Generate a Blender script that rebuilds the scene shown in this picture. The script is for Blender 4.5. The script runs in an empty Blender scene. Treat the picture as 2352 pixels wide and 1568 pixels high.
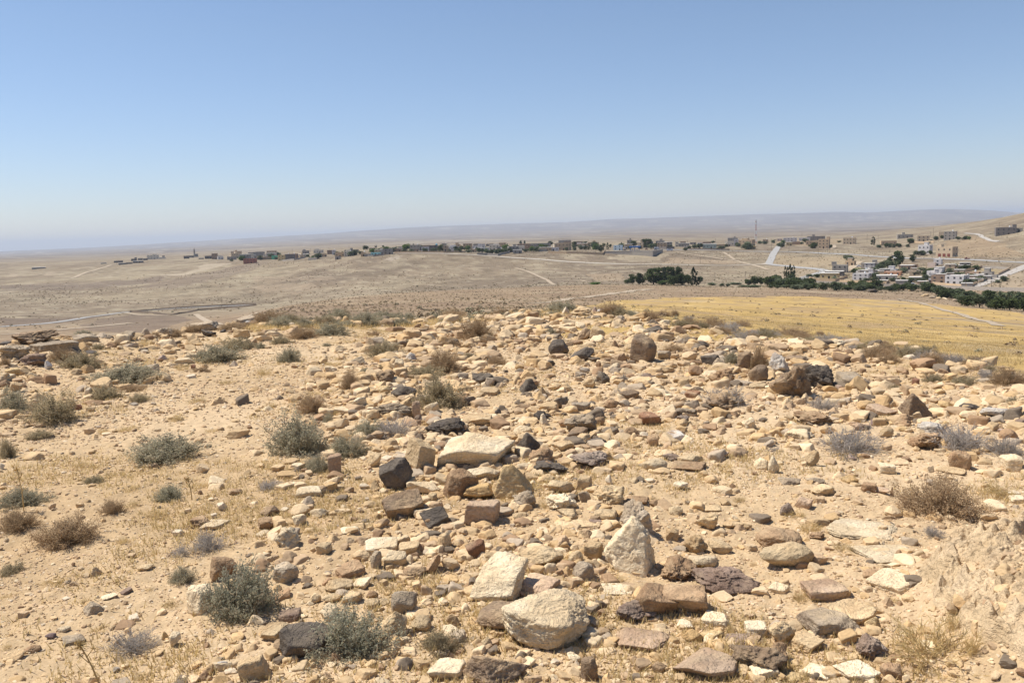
import bpy, math, random, re
import numpy as np
from mathutils import Vector, Matrix

# ------------------------------------------------------------------ scene, camera, sky, sun, exposure
scene = bpy.context.scene
COL = scene.collection
F = 1957.0                      # focal length in units of a 2352 px wide frame
CAMZ = 1.62
PITCH, ROLL = math.radians(7.3), math.radians(1.8)
_f = np.array([0, math.cos(PITCH), -math.sin(PITCH)])
_r0 = np.array([1.0, 0, 0]); _u0 = np.array([0, math.sin(PITCH), math.cos(PITCH)])
_r = _r0 * math.cos(ROLL) - _u0 * math.sin(ROLL)
_u = _u0 * math.cos(ROLL) + _r0 * math.sin(ROLL)
cd = bpy.data.cameras.new("camera"); cam = bpy.data.objects.new("camera", cd); COL.objects.link(cam)
cd.sensor_width = 36.0; cd.lens = 36.0 * F / 2352.0; cd.clip_start = 0.1; cd.clip_end = 150000.0
cam.matrix_world = Matrix(((_r[0], _u[0], -_f[0], 0), (_r[1], _u[1], -_f[1], 0), (_r[2], _u[2], -_f[2], CAMZ), (0, 0, 0, 1)))
scene.camera = cam

SUN_EL, SUN_AZ = math.radians(60), math.radians(-74)      # azimuth from the view direction, minus = to the left
world = bpy.data.worlds.new("World"); scene.world = world; world.use_nodes = True
wn = world.node_tree.nodes; wl = world.node_tree.links
bg = wn["Background"]; sky = wn.new("ShaderNodeTexSky"); sky.sky_type = 'NISHITA'; sky.sun_disc = False
sky.sun_elevation = SUN_EL; sky.sun_rotation = SUN_AZ
sky.altitude = 900; sky.air_density = 1.25; sky.dust_density = 0.12; sky.ozone_density = 1.9
tint = wn.new('ShaderNodeMix'); tint.data_type = 'RGBA'; tint.blend_type = 'MULTIPLY'; tint.inputs[0].default_value = 1.0; 
wtc = wn.new('ShaderNodeTexCoord'); wsx = wn.new('ShaderNodeSeparateXYZ'); wl.new(wtc.outputs['Generated'], wsx.inputs[0])
wmr = wn.new('ShaderNodeMapRange'); wmr.inputs[1].default_value = 0.0; wmr.inputs[2].default_value = 0.22; wl.new(wsx.outputs[2], wmr.inputs[0])
wmx = wn.new('ShaderNodeMix'); wmx.data_type = 'RGBA'; wmx.inputs[6].default_value = (0.85, 0.915, 1.20, 1); wmx.inputs[7].default_value = (0.955, 0.965, 1.07, 1)
wl.new(wmr.outputs[0], wmx.inputs[0]); wl.new(wmx.outputs[2], tint.inputs[7])
wl.new(sky.outputs[0], tint.inputs[6]); wl.new(tint.outputs[2], bg.inputs[0]); bg.inputs[1].default_value = 0.0845
sd = bpy.data.lights.new("sun", 'SUN'); sd.energy = 5.0; sd.angle = math.radians(0.53); sd.color = (1.0, 0.95, 0.87)
sun = bpy.data.objects.new("sun", sd); COL.objects.link(sun)
sdir = Vector((math.sin(SUN_AZ) * math.cos(SUN_EL), math.cos(SUN_AZ) * math.cos(SUN_EL), math.sin(SUN_EL)))
sun.rotation_euler = sdir.to_track_quat('Z', 'Y').to_euler()
scene.view_settings.view_transform = 'Standard'; scene.view_settings.look = 'None'
scene.view_settings.exposure = 0.36; scene.view_settings.gamma = 1.0
scene.cycles.max_bounces = 5; scene.cycles.diffuse_bounces = 3; scene.cycles.volume_bounces = 0
scene.cycles.transparent_max_bounces = 6

rng = np.random.default_rng(7)
random.seed(7)

# ------------------------------------------------------------------ numpy noise
_perm = np.random.default_rng(3).permutation(512)
_perm = np.concatenate([_perm, _perm, _perm])
_g3 = np.random.default_rng(4).normal(size=(512, 3)); _g3 /= np.linalg.norm(_g3, axis=1)[:, None]

def perlin3(p):
    i = np.floor(p).astype(np.int64); f = p - i
    u = f * f * f * (f * (f * 6 - 15) + 10)
    out = 0.0
    for dx in (0, 1):
        wx = u[..., 0] if dx else 1 - u[..., 0]
        for dy in (0, 1):
            wy = u[..., 1] if dy else 1 - u[..., 1]
            for dz in (0, 1):
                wz = u[..., 2] if dz else 1 - u[..., 2]
                h = _perm[(_perm[(_perm[(i[..., 0] + dx) & 511] + i[..., 1] + dy) & 511] + i[..., 2] + dz) & 511]
                g = _g3[h]
                out = out + wx * wy * wz * (g[..., 0] * (f[..., 0] - dx) + g[..., 1] * (f[..., 1] - dy) + g[..., 2] * (f[..., 2] - dz))
    return out * 1.6

def noise2(x, y, seed=0.0):
    return perlin3(np.stack([x, y, np.full_like(x, seed + 0.37)], -1))

def fbm2(x, y, seed=0.0, octs=3, gain=0.5):
    a, s, o = 1.0, 0.0, 0.0
    for k in range(octs):
        o = o + a * noise2(x * 2 ** k, y * 2 ** k, seed + 11.3 * k); s += a; a *= gain
    return o / s

# ------------------------------------------------------------------ pixel rays (2352 x 1568 frame)
def ray(px, py):
    d = _f + _r * ((px - 1176) / F) - _u * ((py - 784) / F)
    return d / np.linalg.norm(d)

def ray_th(px, py):
    d = ray(px, py)
    h = math.hypot(d[0], d[1])
    return math.atan2(d[0], d[1]), d[2] / h

def project(p):
    v = np.asarray(p) - np.array([0, 0, CAMZ]); z = v @ _f
    return 1176 + F * (v @ _r) / z, 784 - F * (v @ _u) / z, z

# ------------------------------------------------------------------ the lie of the land: contour lines seen in the photograph, each (px, py, distance)
LINES = [
    [(0, 795, 14), (200, 778, 15), (400, 765, 16), (600, 747, 17.5), (800, 738, 19), (1000, 735, 20), (1200, 718, 20.5), (1330, 714, 20.5), (1450, 726, 19), (1700, 766, 15), (2000, 802, 12), (2200, 836, 10.6), (2352, 872, 9.4)],
    [(0, 835, 30), (200, 820, 30), (400, 795, 34), (588, 760, 42), (863, 748, 56), (1176, 730, 64), (1450, 732, 55), (1700, 766, 42), (2000, 801, 36), (2352, 840, 32)],
    [(0, 832, 80), (200, 815, 80), (400, 790, 84), (588, 740, 100), (863, 713, 150), (1176, 698, 160), (1450, 691, 170), (1700, 701, 160), (2000, 722, 150), (2352, 762, 110)],
    [(0, 822, 140), (200, 805, 140), (400, 782, 140), (588, 723, 180), (738, 693, 260), (863, 678, 320), (1176, 662, 400), (1426, 654, 480), (1764, 660, 480), (1989, 672, 420), (2139, 685, 370), (2352, 714, 300)],
    [(0, 775, 400), (200, 765, 405), (400, 754, 420), (588, 719, 470), (738, 692, 520), (863, 677, 540), (1176, 662, 560), (1426, 656, 560), (1764, 659, 560), (1989, 669, 510), (2139, 681, 465), (2352, 708, 385)],
    [(0, 725, 620), (200, 720, 640), (400, 703, 680), (588, 700, 670), (738, 683, 660), (863, 671, 655), (1176, 655, 650), (1426, 642, 680), (1764, 641, 650), (1989, 655, 585), (2139, 662, 545), (2352, 667, 490)],
    [(0, 660, 1000), (200, 650, 1000), (400, 640, 950), (588, 630, 900), (738, 625, 850), (863, 615, 830), (1176, 615, 800), (1426, 605.5, 850), (1764, 607, 830), (1989, 590, 840), (2139, 596, 770), (2352, 603, 720)],
    [(0, 625, 1400), (200, 607, 1500), (400, 597, 1500), (588, 600, 1150), (738, 595, 1000), (863, 583, 950), (1013, 581, 930), (1176, 582, 930), (1426, 578, 960), (1764, 575, 1000), (1989, 572, 1000), (2139, 582, 870), (2352, 583, 800)],
    [(0, 606, 2200), (200, 600, 2000), (400, 590, 2100), (588, 588, 1600), (738, 580, 1400), (863, 574, 1250), (1176, 570, 1150), (1426, 562, 1300), (1764, 560, 1250), (1989, 552, 1250), (2139, 546, 1080), (2352, 534, 950)],
    [(0, 600, 3500), (200, 594, 3500), (400, 583, 3500), (588, 578, 3000), (738, 571, 2800), (863, 565, 2800), (1176, 558, 2600), (1426, 552, 2500), (1764, 546, 2500), (1989, 537, 2200), (2139, 523, 1850), (2230, 511, 1680), (2352, 490, 1500)],
    [(0, 592, 8000), (400, 575, 8000), (863, 553, 8000), (1176, 544, 8000), (1426, 536, 7500), (1764, 530, 7000), (1989, 525, 7000), (2139, 523, 6000), (2352, 512, 5000)],
    [(0, 583, 16000), (400, 567, 16000), (588, 556, 16000), (863, 540, 16000), (1176, 529, 16000), (1426, 521, 16000), (1764, 512, 16000), (1989, 508, 16000), (2150, 505, 16000), (2352, 508, 16000)],
    [(0, 577.5, 24000), (200, 569, 24000), (400, 557, 24000), (588, 546, 24000), (738, 537, 24000), (863, 528, 24000), (1000, 520, 24000), (1176, 514, 24000), (1300, 510, 24000), (1426, 503, 24000), (1600, 497, 24000), (1764, 492, 24000), (1900, 487, 24000), (2000, 488, 24000), (2150, 481, 24000), (2250, 482, 24000), (2352, 489, 24000)],
]
TH = np.concatenate([np.radians(np.arange(-180, -42, 4.0)), np.radians(np.arange(-42, 42, 0.14)), np.radians(np.arange(42, 180.1, 4.0))])
TH[-1] = math.pi
RR = np.concatenate([np.geomspace(0.25, 2.3, 16, endpoint=False), np.geomspace(2.3, 24, 360, endpoint=False), np.geomspace(24, 1700, 400, endpoint=False), np.geomspace(1700, 40000, 120)])
NT, NR = len(TH), len(RR)

def pchip(x, y, xq):
    h = np.diff(x); d = np.diff(y) / h; m = np.zeros_like(y)
    m[0], m[-1] = d[0], d[-1]
    w1 = 2 * h[1:] + h[:-1]; w2 = h[1:] + 2 * h[:-1]
    ok = d[:-1] * d[1:] > 0
    with np.errstate(divide='ignore', invalid='ignore'):
        hm = (w1 + w2) / (w1 / d[:-1] + w2 / d[1:])
    m[1:-1] = np.where(ok, hm, 0)
    k = np.clip(np.searchsorted(x, xq) - 1, 0, len(x) - 2)
    t = (xq - x[k]) / h[k]; t2, t3 = t * t, t * t * t
    return (2 * t3 - 3 * t2 + 1) * y[k] + (t3 - 2 * t2 + t) * h[k] * m[k] + (3 * t2 - 2 * t3) * y[k + 1] + (t3 - t2) * h[k] * m[k + 1]

_lr, _lz = [], []
for L in LINES:
    th, lr, z = [], [], []
    for px, py, r in L:
        a, s = ray_th(px, py); th.append(a); lr.append(math.log(r)); z.append(CAMZ + r * s)
    th, lr, z = map(np.array, (th, lr, z))
    tc = np.clip(TH, th[0], th[-1])
    _lr.append(pchip(th, lr, tc)); _lz.append(pchip(th, z, tc))
_lr, _lz = np.exp(np.array(_lr)), np.array(_lz)
ZG = np.zeros((NT, NR))
for j in range(NT):
    rc, zc_ = _lr[0, j], _lz[0, j]; sl = (zc_ - CAMZ) / rc
    xs = np.concatenate([[0.0, 3.0, 6.5, rc, rc * 1.3], _lr[1:, j], [27000, 34000, 41000]])
    zs = np.concatenate([[0.0, 0.0, -0.02, zc_, CAMZ + rc * 1.3 * (sl - .018)], _lz[1:, j], [_lz[-1, j] * 0.4 - 80, min(_lz[-1, j], -90) - 40, -190]])
    ZG[j] = pchip(xs, zs, RR)
XG = np.sin(TH)[:, None] * RR[None, :]; YG = np.cos(TH)[:, None] * RR[None, :]
_w = lambda a, b, c, d: np.clip((RR - a) / (b - a), 0, 1) * np.clip((d - RR) / (d - c), 0, 1)
near = np.clip((32 - RR) / 14, 0, 1)
ZG += near * (0.07 * fbm2(XG * 0.55, YG * 0.55, 1, 2) + 0.022 * fbm2(XG * 2.3, YG * 2.3, 5, 2))
_k = RR < 34
ZG[:, _k] += near[_k] * (0.015 * fbm2(XG[:, _k] * 8, YG[:, _k] * 8, 9, 2) + 0.009 * fbm2(XG[:, _k] * 24, YG[:, _k] * 24, 13, 2))
ZG += _w(26, 70, 380, 520) * (0.55 * fbm2(XG * 0.045, YG * 0.045, 21, 3))
ZG += _w(560, 800, 1200, 2200) * (2.0 * fbm2(XG * 0.011, YG * 0.011, 31, 3))
ZG += _w(2200, 5000, 14000, 22000) * (13.0 * fbm2(XG * 0.0011, YG * 0.0011, 41, 4))
ZG += _w(15000, 22000, 30000, 40000) * (16.0 * fbm2(XG * 0.0006, YG * 0.0006, 45, 3))
def mound(x, y):
    t = np.arctan2(y - 3.12, x - 2.48); e = 1 + .16 * fbm2(np.cos(t) * 1.6, np.sin(t) * 1.6, 501, 3)
    q = np.hypot((x - 2.48) / 1.0, (y - 3.12) / 1.02) / e; s = np.clip((q - .50) / .50, 0, 1)
    return 1 - s * s * (3 - 2 * s)
_k = (RR > .8) & (RR < 6)
ZG[:, _k] += .25 * mound(XG[:, _k], YG[:, _k]) * (1 + .25 * fbm2(XG[:, _k] * 1.5, YG[:, _k] * 1.5, 511, 2))
_lnr = np.log(RR)

def zat(x, y):
    x = np.asarray(x, float); y = np.asarray(y, float)
    r = np.maximum(np.hypot(x, y), RR[0]); t = np.arctan2(x, y)
    a = np.interp(t, TH, np.arange(NT)); b = np.interp(np.log(r), _lnr, np.arange(NR))
    i = np.clip(a.astype(int), 0, NT - 2); j = np.clip(b.astype(int), 0, NR - 2); u, v = a - i, b - j
    return (ZG[i, j] * (1 - u) + ZG[i + 1, j] * u) * (1 - v) + (ZG[i, j + 1] * (1 - u) + ZG[i + 1, j + 1] * u) * v

def hit(px, py, rmin=1.5):
    """where the line of sight through a point of the photograph meets the ground"""
    t, s = ray_th(px, py)
    a = np.interp(t, TH, np.arange(NT)); i = min(int(a), NT - 2); u = a - i
    col = ZG[i] * (1 - u) + ZG[i + 1] * u
    d = CAMZ + RR * s - col
    k0 = int(np.searchsorted(RR, rmin))
    k = np.nonzero(d[k0:] <= 0)[0]
    if len(k) == 0:
        k = int(np.argmin(np.abs(d[k0:] / RR[k0:]))) + k0; r = RR[k]
    else:
        k = k[0] + k0
        if k == k0: r = RR[k]
        else:
            w = d[k - 1] / (d[k - 1] - d[k]); r = RR[k - 1] + (RR[k] - RR[k - 1]) * w
    x, y = math.sin(t) * r, math.cos(t) * r
    return np.array([x, y, float(zat(x, y))])

def depth(p):
    return float((np.asarray(p) - np.array([0, 0, CAMZ])) @ _f)

# ------------------------------------------------------------------ object helpers
def mesh_np(name, v, faces, mat=None, smooth=True, col=None):
    """faces: (n,3) or (n,4) array, or list of lists"""
    me = bpy.data.meshes.new(name)
    v = np.asarray(v, np.float32)
    if isinstance(faces, np.ndarray):
        n, k = faces.shape
        me.vertices.add(len(v)); me.vertices.foreach_set("co", v.ravel())
        me.loops.add(n * k); me.loops.foreach_set("vertex_index", faces.astype(np.int32).ravel())
        me.polygons.add(n); me.polygons.foreach_set("loop_start", np.arange(0, n * k, k, dtype=np.int32))
        me.polygons.foreach_set("use_smooth", np.full(n, smooth))
        me.update(calc_edges=True)
    else:
        me.from_pydata(v.tolist(), [], faces); me.update()
        if smooth: me.polygons.foreach_set("use_smooth", np.full(len(me.polygons), True))
    if col is not None:
        a = me.attributes.new("tint", 'FLOAT_COLOR', 'POINT')
        a.data.foreach_set("color", np.concatenate([np.asarray(col, np.float32), np.ones((len(v), 1), np.float32)], 1).ravel())
    if mat: me.materials.append(mat)
    return me

def link(name, me, parent=None, loc=None, rotz=0.0):
    o = bpy.data.objects.new(name, me); COL.objects.link(o)
    if parent is not None: o.parent = parent
    if loc is not None: o.location = [float(c) for c in loc]
    if rotz: o.rotation_euler = (0, 0, rotz)
    return o

def tag(o, label=None, cat=None, group=None, kind=None):
    if label: o["label"] = label
    if cat: o["category"] = cat
    if group: o["group"] = group
    if kind: o["kind"] = kind
    return o

class MB:
    """collects boxes, bars and prisms into one mesh"""
    def __init__(s): s.v, s.f = [], []
    def add(s, v, f):
        b = len(s.v); s.v += [tuple(p) for p in v]; s.f += [[i + b for i in q] for q in f]
    def box(s, x0, y0, z0, x1, y1, z1):
        s.add([(x0, y0, z0), (x1, y0, z0), (x1, y1, z0), (x0, y1, z0), (x0, y0, z1), (x1, y0, z1), (x1, y1, z1), (x0, y1, z1)],
              [[0, 3, 2, 1], [4, 5, 6, 7], [0, 1, 5, 4], [1, 2, 6, 5], [2, 3, 7, 6], [3, 0, 4, 7]])
    def tube(s, p, q, r0, r1, n=6):
        p, q = np.array(p, float), np.array(q, float); d = q - p; d /= np.linalg.norm(d)
        a = np.cross(d, [0, 0, 1.0]) if abs(d[2]) < .9 else np.cross(d, [1.0, 0, 0]); a /= np.linalg.norm(a); b = np.cross(d, a)
        v = [c + r * (a * math.cos(t) + b * math.sin(t)) for c, r in ((p, r0), (q, r1)) for t in np.linspace(0, 2 * math.pi, n, endpoint=False)]
        s.add(v, [[i, (i + 1) % n, n + (i + 1) % n, n + i] for i in range(n)] + [list(range(n))[::-1], list(range(n, 2 * n))])
    def lathe(s, prof, n=12, c=(0, 0)):
        v = [(c[0] + r * math.cos(t), c[1] + r * math.sin(t), z) for r, z in prof for t in np.linspace(0, 2 * math.pi, n, endpoint=False)]
        m = len(prof)
        s.add(v, [[k * n + i, k * n + (i + 1) % n, (k + 1) * n + (i + 1) % n, (k + 1) * n + i] for k in range(m - 1) for i in range(n)] + [list(range(n))[::-1], list(range((m - 1) * n, m * n))])
    def mesh(s, name, mat, smooth=False): return mesh_np(name, s.v, s.f, mat, smooth)
    def build(s, name, mat, parent=None, smooth=False): return link(name, s.mesh(name, mat, smooth), parent)

# ------------------------------------------------------------------ materials
def new_mat(name):
    m = bpy.data.materials.new(name); m.use_nodes = True
    nt = m.node_tree; b = nt.nodes["Principled BSDF"]
    b.inputs["Specular IOR Level"].default_value = 0.15; b.inputs["Roughness"].default_value = 0.9
    return m, nt, b

def nd(nt, t, **kw):
    n = nt.nodes.new(t)
    for k, v in kw.items():
        if k.startswith("i_"): n.inputs[int(k[2:]) if k[2:].isdigit() else k[2:].replace("_", " ")].default_value = v
        else: setattr(n, k, v)
    return n

def noise_node(nt, vec, scale, detail=4, rough=0.55, dist=0.0):
    n = nd(nt, "ShaderNodeTexNoise"); n.inputs["Scale"].default_value = scale; n.inputs["Detail"].default_value = detail
    n.inputs["Roughness"].default_value = rough; n.inputs["Distortion"].default_value = dist
    if vec is not None: nt.links.new(vec, n.inputs["Vector"])
    return n.outputs["Fac"]

def ramp(nt, fac, lo, hi, a=0.0, b=1.0):
    n = nd(nt, "ShaderNodeMapRange"); n.inputs[1].default_value = lo; n.inputs[2].default_value = hi
    n.inputs[3].default_value = a; n.inputs[4].default_value = b; nt.links.new(fac, n.inputs[0]); return n.outputs[0]

def mix(nt, fac, a, b, mode='MIX'):
    n = nd(nt, "ShaderNodeMix", data_type='RGBA', blend_type=mode)
    for sock, val in ((n.inputs[0], fac), (n.inputs[6], a), (n.inputs[7], b)):
        if isinstance(val, (float, int)): sock.default_value = val
        elif isinstance(val, tuple): sock.default_value = (*val, 1.0)
        else: nt.links.new(val, sock)
    return n.outputs[2]

def math_node(nt, op, a, b):
    n = nd(nt, "ShaderNodeMath", operation=op)
    for s, v in zip(n.inputs, (a, b)):
        if isinstance(v, (float, int)): s.default_value = v
        else: nt.links.new(v, s)
    return n.outputs[0]

def bump(nt, b, heights, strength=0.5, dist=0.02):
    prev = None
    for h, s, d in heights:
        n = nd(nt, "ShaderNodeBump"); n.inputs["Strength"].default_value = s; n.inputs["Distance"].default_value = d
        nt.links.new(h, n.inputs["Height"])
        if prev is not None: nt.links.new(prev, n.inputs["Normal"])
        prev = n.outputs["Normal"]
    nt.links.new(prev, b.inputs["Normal"])

def plain(name, col, rough=0.85, var=0.12, scale=0.6, metal=0.0):
    """painted, plastered or metal surface with a little weathering"""
    m, nt, b = new_mat(name)
    tc = nd(nt, "ShaderNodeTexCoord"); oi = nd(nt, "ShaderNodeObjectInfo")
    ad = nd(nt, "ShaderNodeVectorMath", operation='ADD'); nt.links.new(tc.outputs["Object"], ad.inputs[0])
    sc = math_node(nt, 'MULTIPLY', oi.outputs["Random"], 57.0); nt.links.new(sc, ad.inputs[1])
    n1 = noise_node(nt, ad.outputs[0], scale, 5, 0.6)
    f = ramp(nt, n1, 0.3, 0.7, 1 - var, 1 + var)
    c = mix(nt, 1.0, tuple(col), (1, 1, 1), 'MULTIPLY')
    v = nd(nt, "ShaderNodeVectorMath", operation='SCALE'); nt.links.new(c, v.inputs[0]); nt.links.new(f, v.inputs["Scale"])
    nt.links.new(v.outputs[0], b.inputs["Base Color"]); b.inputs["Roughness"].default_value = rough; b.inputs["Metallic"].default_value = metal
    return m
# ------------------------------------------------------------------ the ground: one sheet to the horizon, its soils as an attribute
def W(px, py, rmin=22.0): return hit(px, py, rmin)[:2]
def crop(ox, oy, s): return lambda x, y: ((ox + x / s) / 1.7415, (oy + y / s) / 1.7415)
CR = {'M0': crop(0, 1200, 2.24), 'M1': crop(1024, 1200, 2.24), 'M2': crop(2048, 1200, 2.24), 'M3': crop(3072, 1200, 2.24),
      'B0': crop(0, 1900, 1.887), 'B1': crop(1024, 1900, 1.887), 'B2': crop(2048, 1900, 1.887), 'B3': crop(3072, 1900, 1.887),
      'V4': crop(3072, 820, 4.355), 'V5': crop(3584, 820, 4.355), 'V3': crop(2560, 840, 4.355), 'V2': crop(2048, 900, 4.594),
      'V1': crop(1536, 940, 4.594), 'V0': crop(1024, 940, 4.594), 'VL': crop(380, 960, 3.36),
      'C0': crop(0, 840, 2.297), 'C1': crop(1024, 800, 2.297), 'C2': crop(2048, 800, 2.297), 'C3': crop(3072, 800, 2.297), 'F': lambda x, y: (x, y)}

def in_poly(x, y, poly):
    c = np.zeros(x.shape, bool); n = len(poly)
    for i in range(n):
        (x0, y0), (x1, y1) = poly[i], poly[(i + 1) % n]
        if y0 == y1: continue
        k = ((y0 > y) != (y1 > y)) & (x < (x1 - x0) * (y - y0) / (y1 - y0) + x0)
        c ^= k
    return c

def lerp(c, col, m):
    return c + (np.array(col) - c) * m[..., None]

def sstep(a, b, x):
    t = np.clip((x - a) / (b - a), 0, 1); return t * t * (3 - 2 * t)

R2 = np.broadcast_to(RR, ZG.shape)
STRIP = [tuple(hit(*p)[:2]) for p in [(-60, 985), (330, 905), (430, 845), (560, 800), (640, 768), (760, 747), (1010, 744), (900, 800), (830, 870), (770, 940), (640, 1010), (660, 1120), (570, 1260), (490, 1400), (430, 1560), (-60, 1560)]]
RIDGE = np.array([hit(*p)[:2] for p in [(1640, 1560), (1330, 1400), (1180, 1240), (1060, 1110), (930, 960), (930, 860), (1010, 790), (1150, 735)]])
def ridge_d(x, y):
    d = np.full(np.shape(x), 1e9)
    for (ax, ay), (bx, by) in zip(RIDGE[:-1], RIDGE[1:]):
        t = np.clip(((x - ax) * (bx - ax) + (y - ay) * (by - ay)) / ((bx - ax) ** 2 + (by - ay) ** 2), 0, 1); d = np.minimum(d, np.hypot(x - ax - t * (bx - ax), y - ay - t * (by - ay)))
    return d
soil = np.zeros(ZG.shape + (3,)); soil[:] = (0.475, 0.34, 0.195)
n1 = fbm2(XG * .35, YG * .35, 51, 3)
soil = lerp(soil, (0.53, 0.39, 0.238), sstep(-.1, .35, n1) * .8)
soil = lerp(soil, (0.40, 0.275, 0.15), sstep(.05, .4, -n1) * .6)
# pale trodden strip on the left of the hilltop
_cr = _lr[0][:, None]
far = sstep(.97, 1.25, R2 / _cr)
n2 = fbm2(XG * .03, YG * .03, 61, 4)
c = np.zeros_like(soil); c[:] = (0.37, 0.268, 0.168)
c = lerp(c, (0.30, 0.21, 0.135), sstep(0, .35, n2) * .8)
c = lerp(c, (0.46, 0.36, 0.24), sstep(.05, .4, -n2) * .7)
soil = soil + (c * .72 - soil) * far[..., None]
# valley floor and the hillside under the town
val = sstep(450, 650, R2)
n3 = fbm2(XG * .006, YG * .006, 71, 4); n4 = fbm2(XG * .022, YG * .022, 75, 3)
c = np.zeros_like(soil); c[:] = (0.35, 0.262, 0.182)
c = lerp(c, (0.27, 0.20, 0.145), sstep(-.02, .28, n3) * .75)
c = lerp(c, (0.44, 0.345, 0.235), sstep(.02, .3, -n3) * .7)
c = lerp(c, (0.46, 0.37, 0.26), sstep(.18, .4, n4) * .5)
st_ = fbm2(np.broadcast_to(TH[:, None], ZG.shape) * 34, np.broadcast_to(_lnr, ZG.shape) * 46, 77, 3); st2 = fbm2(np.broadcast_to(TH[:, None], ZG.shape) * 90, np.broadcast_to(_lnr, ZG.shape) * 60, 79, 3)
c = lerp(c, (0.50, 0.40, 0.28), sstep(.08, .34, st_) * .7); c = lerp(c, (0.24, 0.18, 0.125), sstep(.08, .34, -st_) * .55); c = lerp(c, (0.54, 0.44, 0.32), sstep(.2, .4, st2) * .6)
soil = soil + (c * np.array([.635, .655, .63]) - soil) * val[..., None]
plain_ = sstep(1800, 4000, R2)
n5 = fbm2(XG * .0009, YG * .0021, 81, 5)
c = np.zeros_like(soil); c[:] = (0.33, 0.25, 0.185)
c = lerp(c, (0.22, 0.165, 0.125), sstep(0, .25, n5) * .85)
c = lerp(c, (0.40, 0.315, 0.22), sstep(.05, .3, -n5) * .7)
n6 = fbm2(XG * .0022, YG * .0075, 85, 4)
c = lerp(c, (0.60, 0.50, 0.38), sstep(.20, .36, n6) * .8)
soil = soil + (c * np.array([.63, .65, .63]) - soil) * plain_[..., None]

def patch(pts, col, amt, soft=0.0, rlo=22, cr='F', wob=0.0):
    global soil
    P = [tuple(W(*CR[cr](*p))) for p in pts]
    xq, yq = XG, YG
    if wob:
        xq = XG + wob * fbm2(XG / wob * .22, YG / wob * .22, 91, 3); yq = YG + wob * fbm2(XG / wob * .22, YG / wob * .22, 95, 3)
    m = in_poly(xq, yq, P) & (R2 > rlo)
    return soil.__setitem__(m, soil[m] * (1 - amt) + np.array(col) * amt * .66) or m
# dark ploughed plots and pale plots in the left-hand valley
patch([(0, 730), (120, 731), (270, 722), (210, 732), (90, 746), (0, 752)], (0.235, 0.175, 0.13), .75, wob=8)
patch([(180, 745), (290, 722), (420, 726), (440, 735), (330, 765), (230, 760)], (0.25, 0.185, 0.135), .7, wob=8)
patch([(0, 655), (200, 650), (330, 640), (420, 628), (330, 652), (180, 664), (0, 670)], (0.25, 0.19, 0.145), .55, wob=30)
patch([(330, 660), (520, 615), (640, 600), (560, 630), (420, 660)], (0.265, 0.20, 0.15), .5, wob=25)
patch([(1330, 600), (1700, 580), (1900, 495), (2140, 490), (1960, 530), (1700, 600)], (0.58, 0.475, 0.34), .75, cr='C0', wob=14)
patch([(90, 610), (130, 580), (185, 585), (160, 615)], (0.5, 0.40, 0.28), .7, cr='C0', wob=14)
patch([(430, 575), (510, 555), (560, 590), (470, 600)], (0.5, 0.40, 0.28), .6, cr='C0', wob=14)
patch([(0, 700), (600, 700), (740, 725), (600, 745), (0, 735)], (0.45, 0.345, 0.235), .6, cr='C1', wob=10)
patch([(250, 775), (500, 765), (610, 800), (540, 835), (300, 830), (0, 850), (0, 790)], (0.44, 0.34, 0.23), .6, cr='C1', wob=10)
patch([(1170, 550), (1250, 520), (1330, 515), (1260, 555)], (0.52, 0.43, 0.33), .7, cr='C1', wob=6)
patch([(860, 540), (1300, 470), (1420, 500), (1350, 560), (1100, 570)], (0.50, 0.41, 0.28), .6, cr='C2', wob=8)
patch([(700, 680), (1050, 675), (1030, 740), (750, 745)], (0.46, 0.345, 0.225), .7, cr='C2', wob=8)
patch([(1430, 530), (2100, 560), (2100, 590), (1400, 585)], (0.47, 0.355, 0.235), .7, cr='C2', wob=8)
patch([(130, 600), (560, 590), (1450, 590), (1380, 650), (840, 720), (110, 700)], (0.45, 0.335, 0.205), .7, cr='V4', wob=8)
patch([(90, 860), (1300, 900), (1600, 990), (1400, 1120), (500, 1070), (90, 1030)], (0.47, 0.36, 0.225), .75, cr='V4', wob=6)
patch([(0, 1060), (330, 1080), (900, 1130), (820, 1200), (500, 1290), (0, 1250)], (0.46, 0.36, 0.245), .75, cr='V4', wob=6)
patch([(440, 540), (750, 620), (1100, 640), (1300, 520), (1750, 640), (2230, 780), (2230, 900), (1000, 920), (1060, 760)], (0.44, 0.315, 0.19), .6, cr='V5', wob=10)
patch([(1520, 1100), (1960, 1135), (1770, 1230), (1250, 1160)], (0.48, 0.37, 0.21), .8, cr='V5', wob=4)
patch([(1300, 1440), (1700, 1300), (2230, 1130), (2230, 1450)], (0.50, 0.39, 0.26), .7, cr='V5', wob=4)
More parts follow.
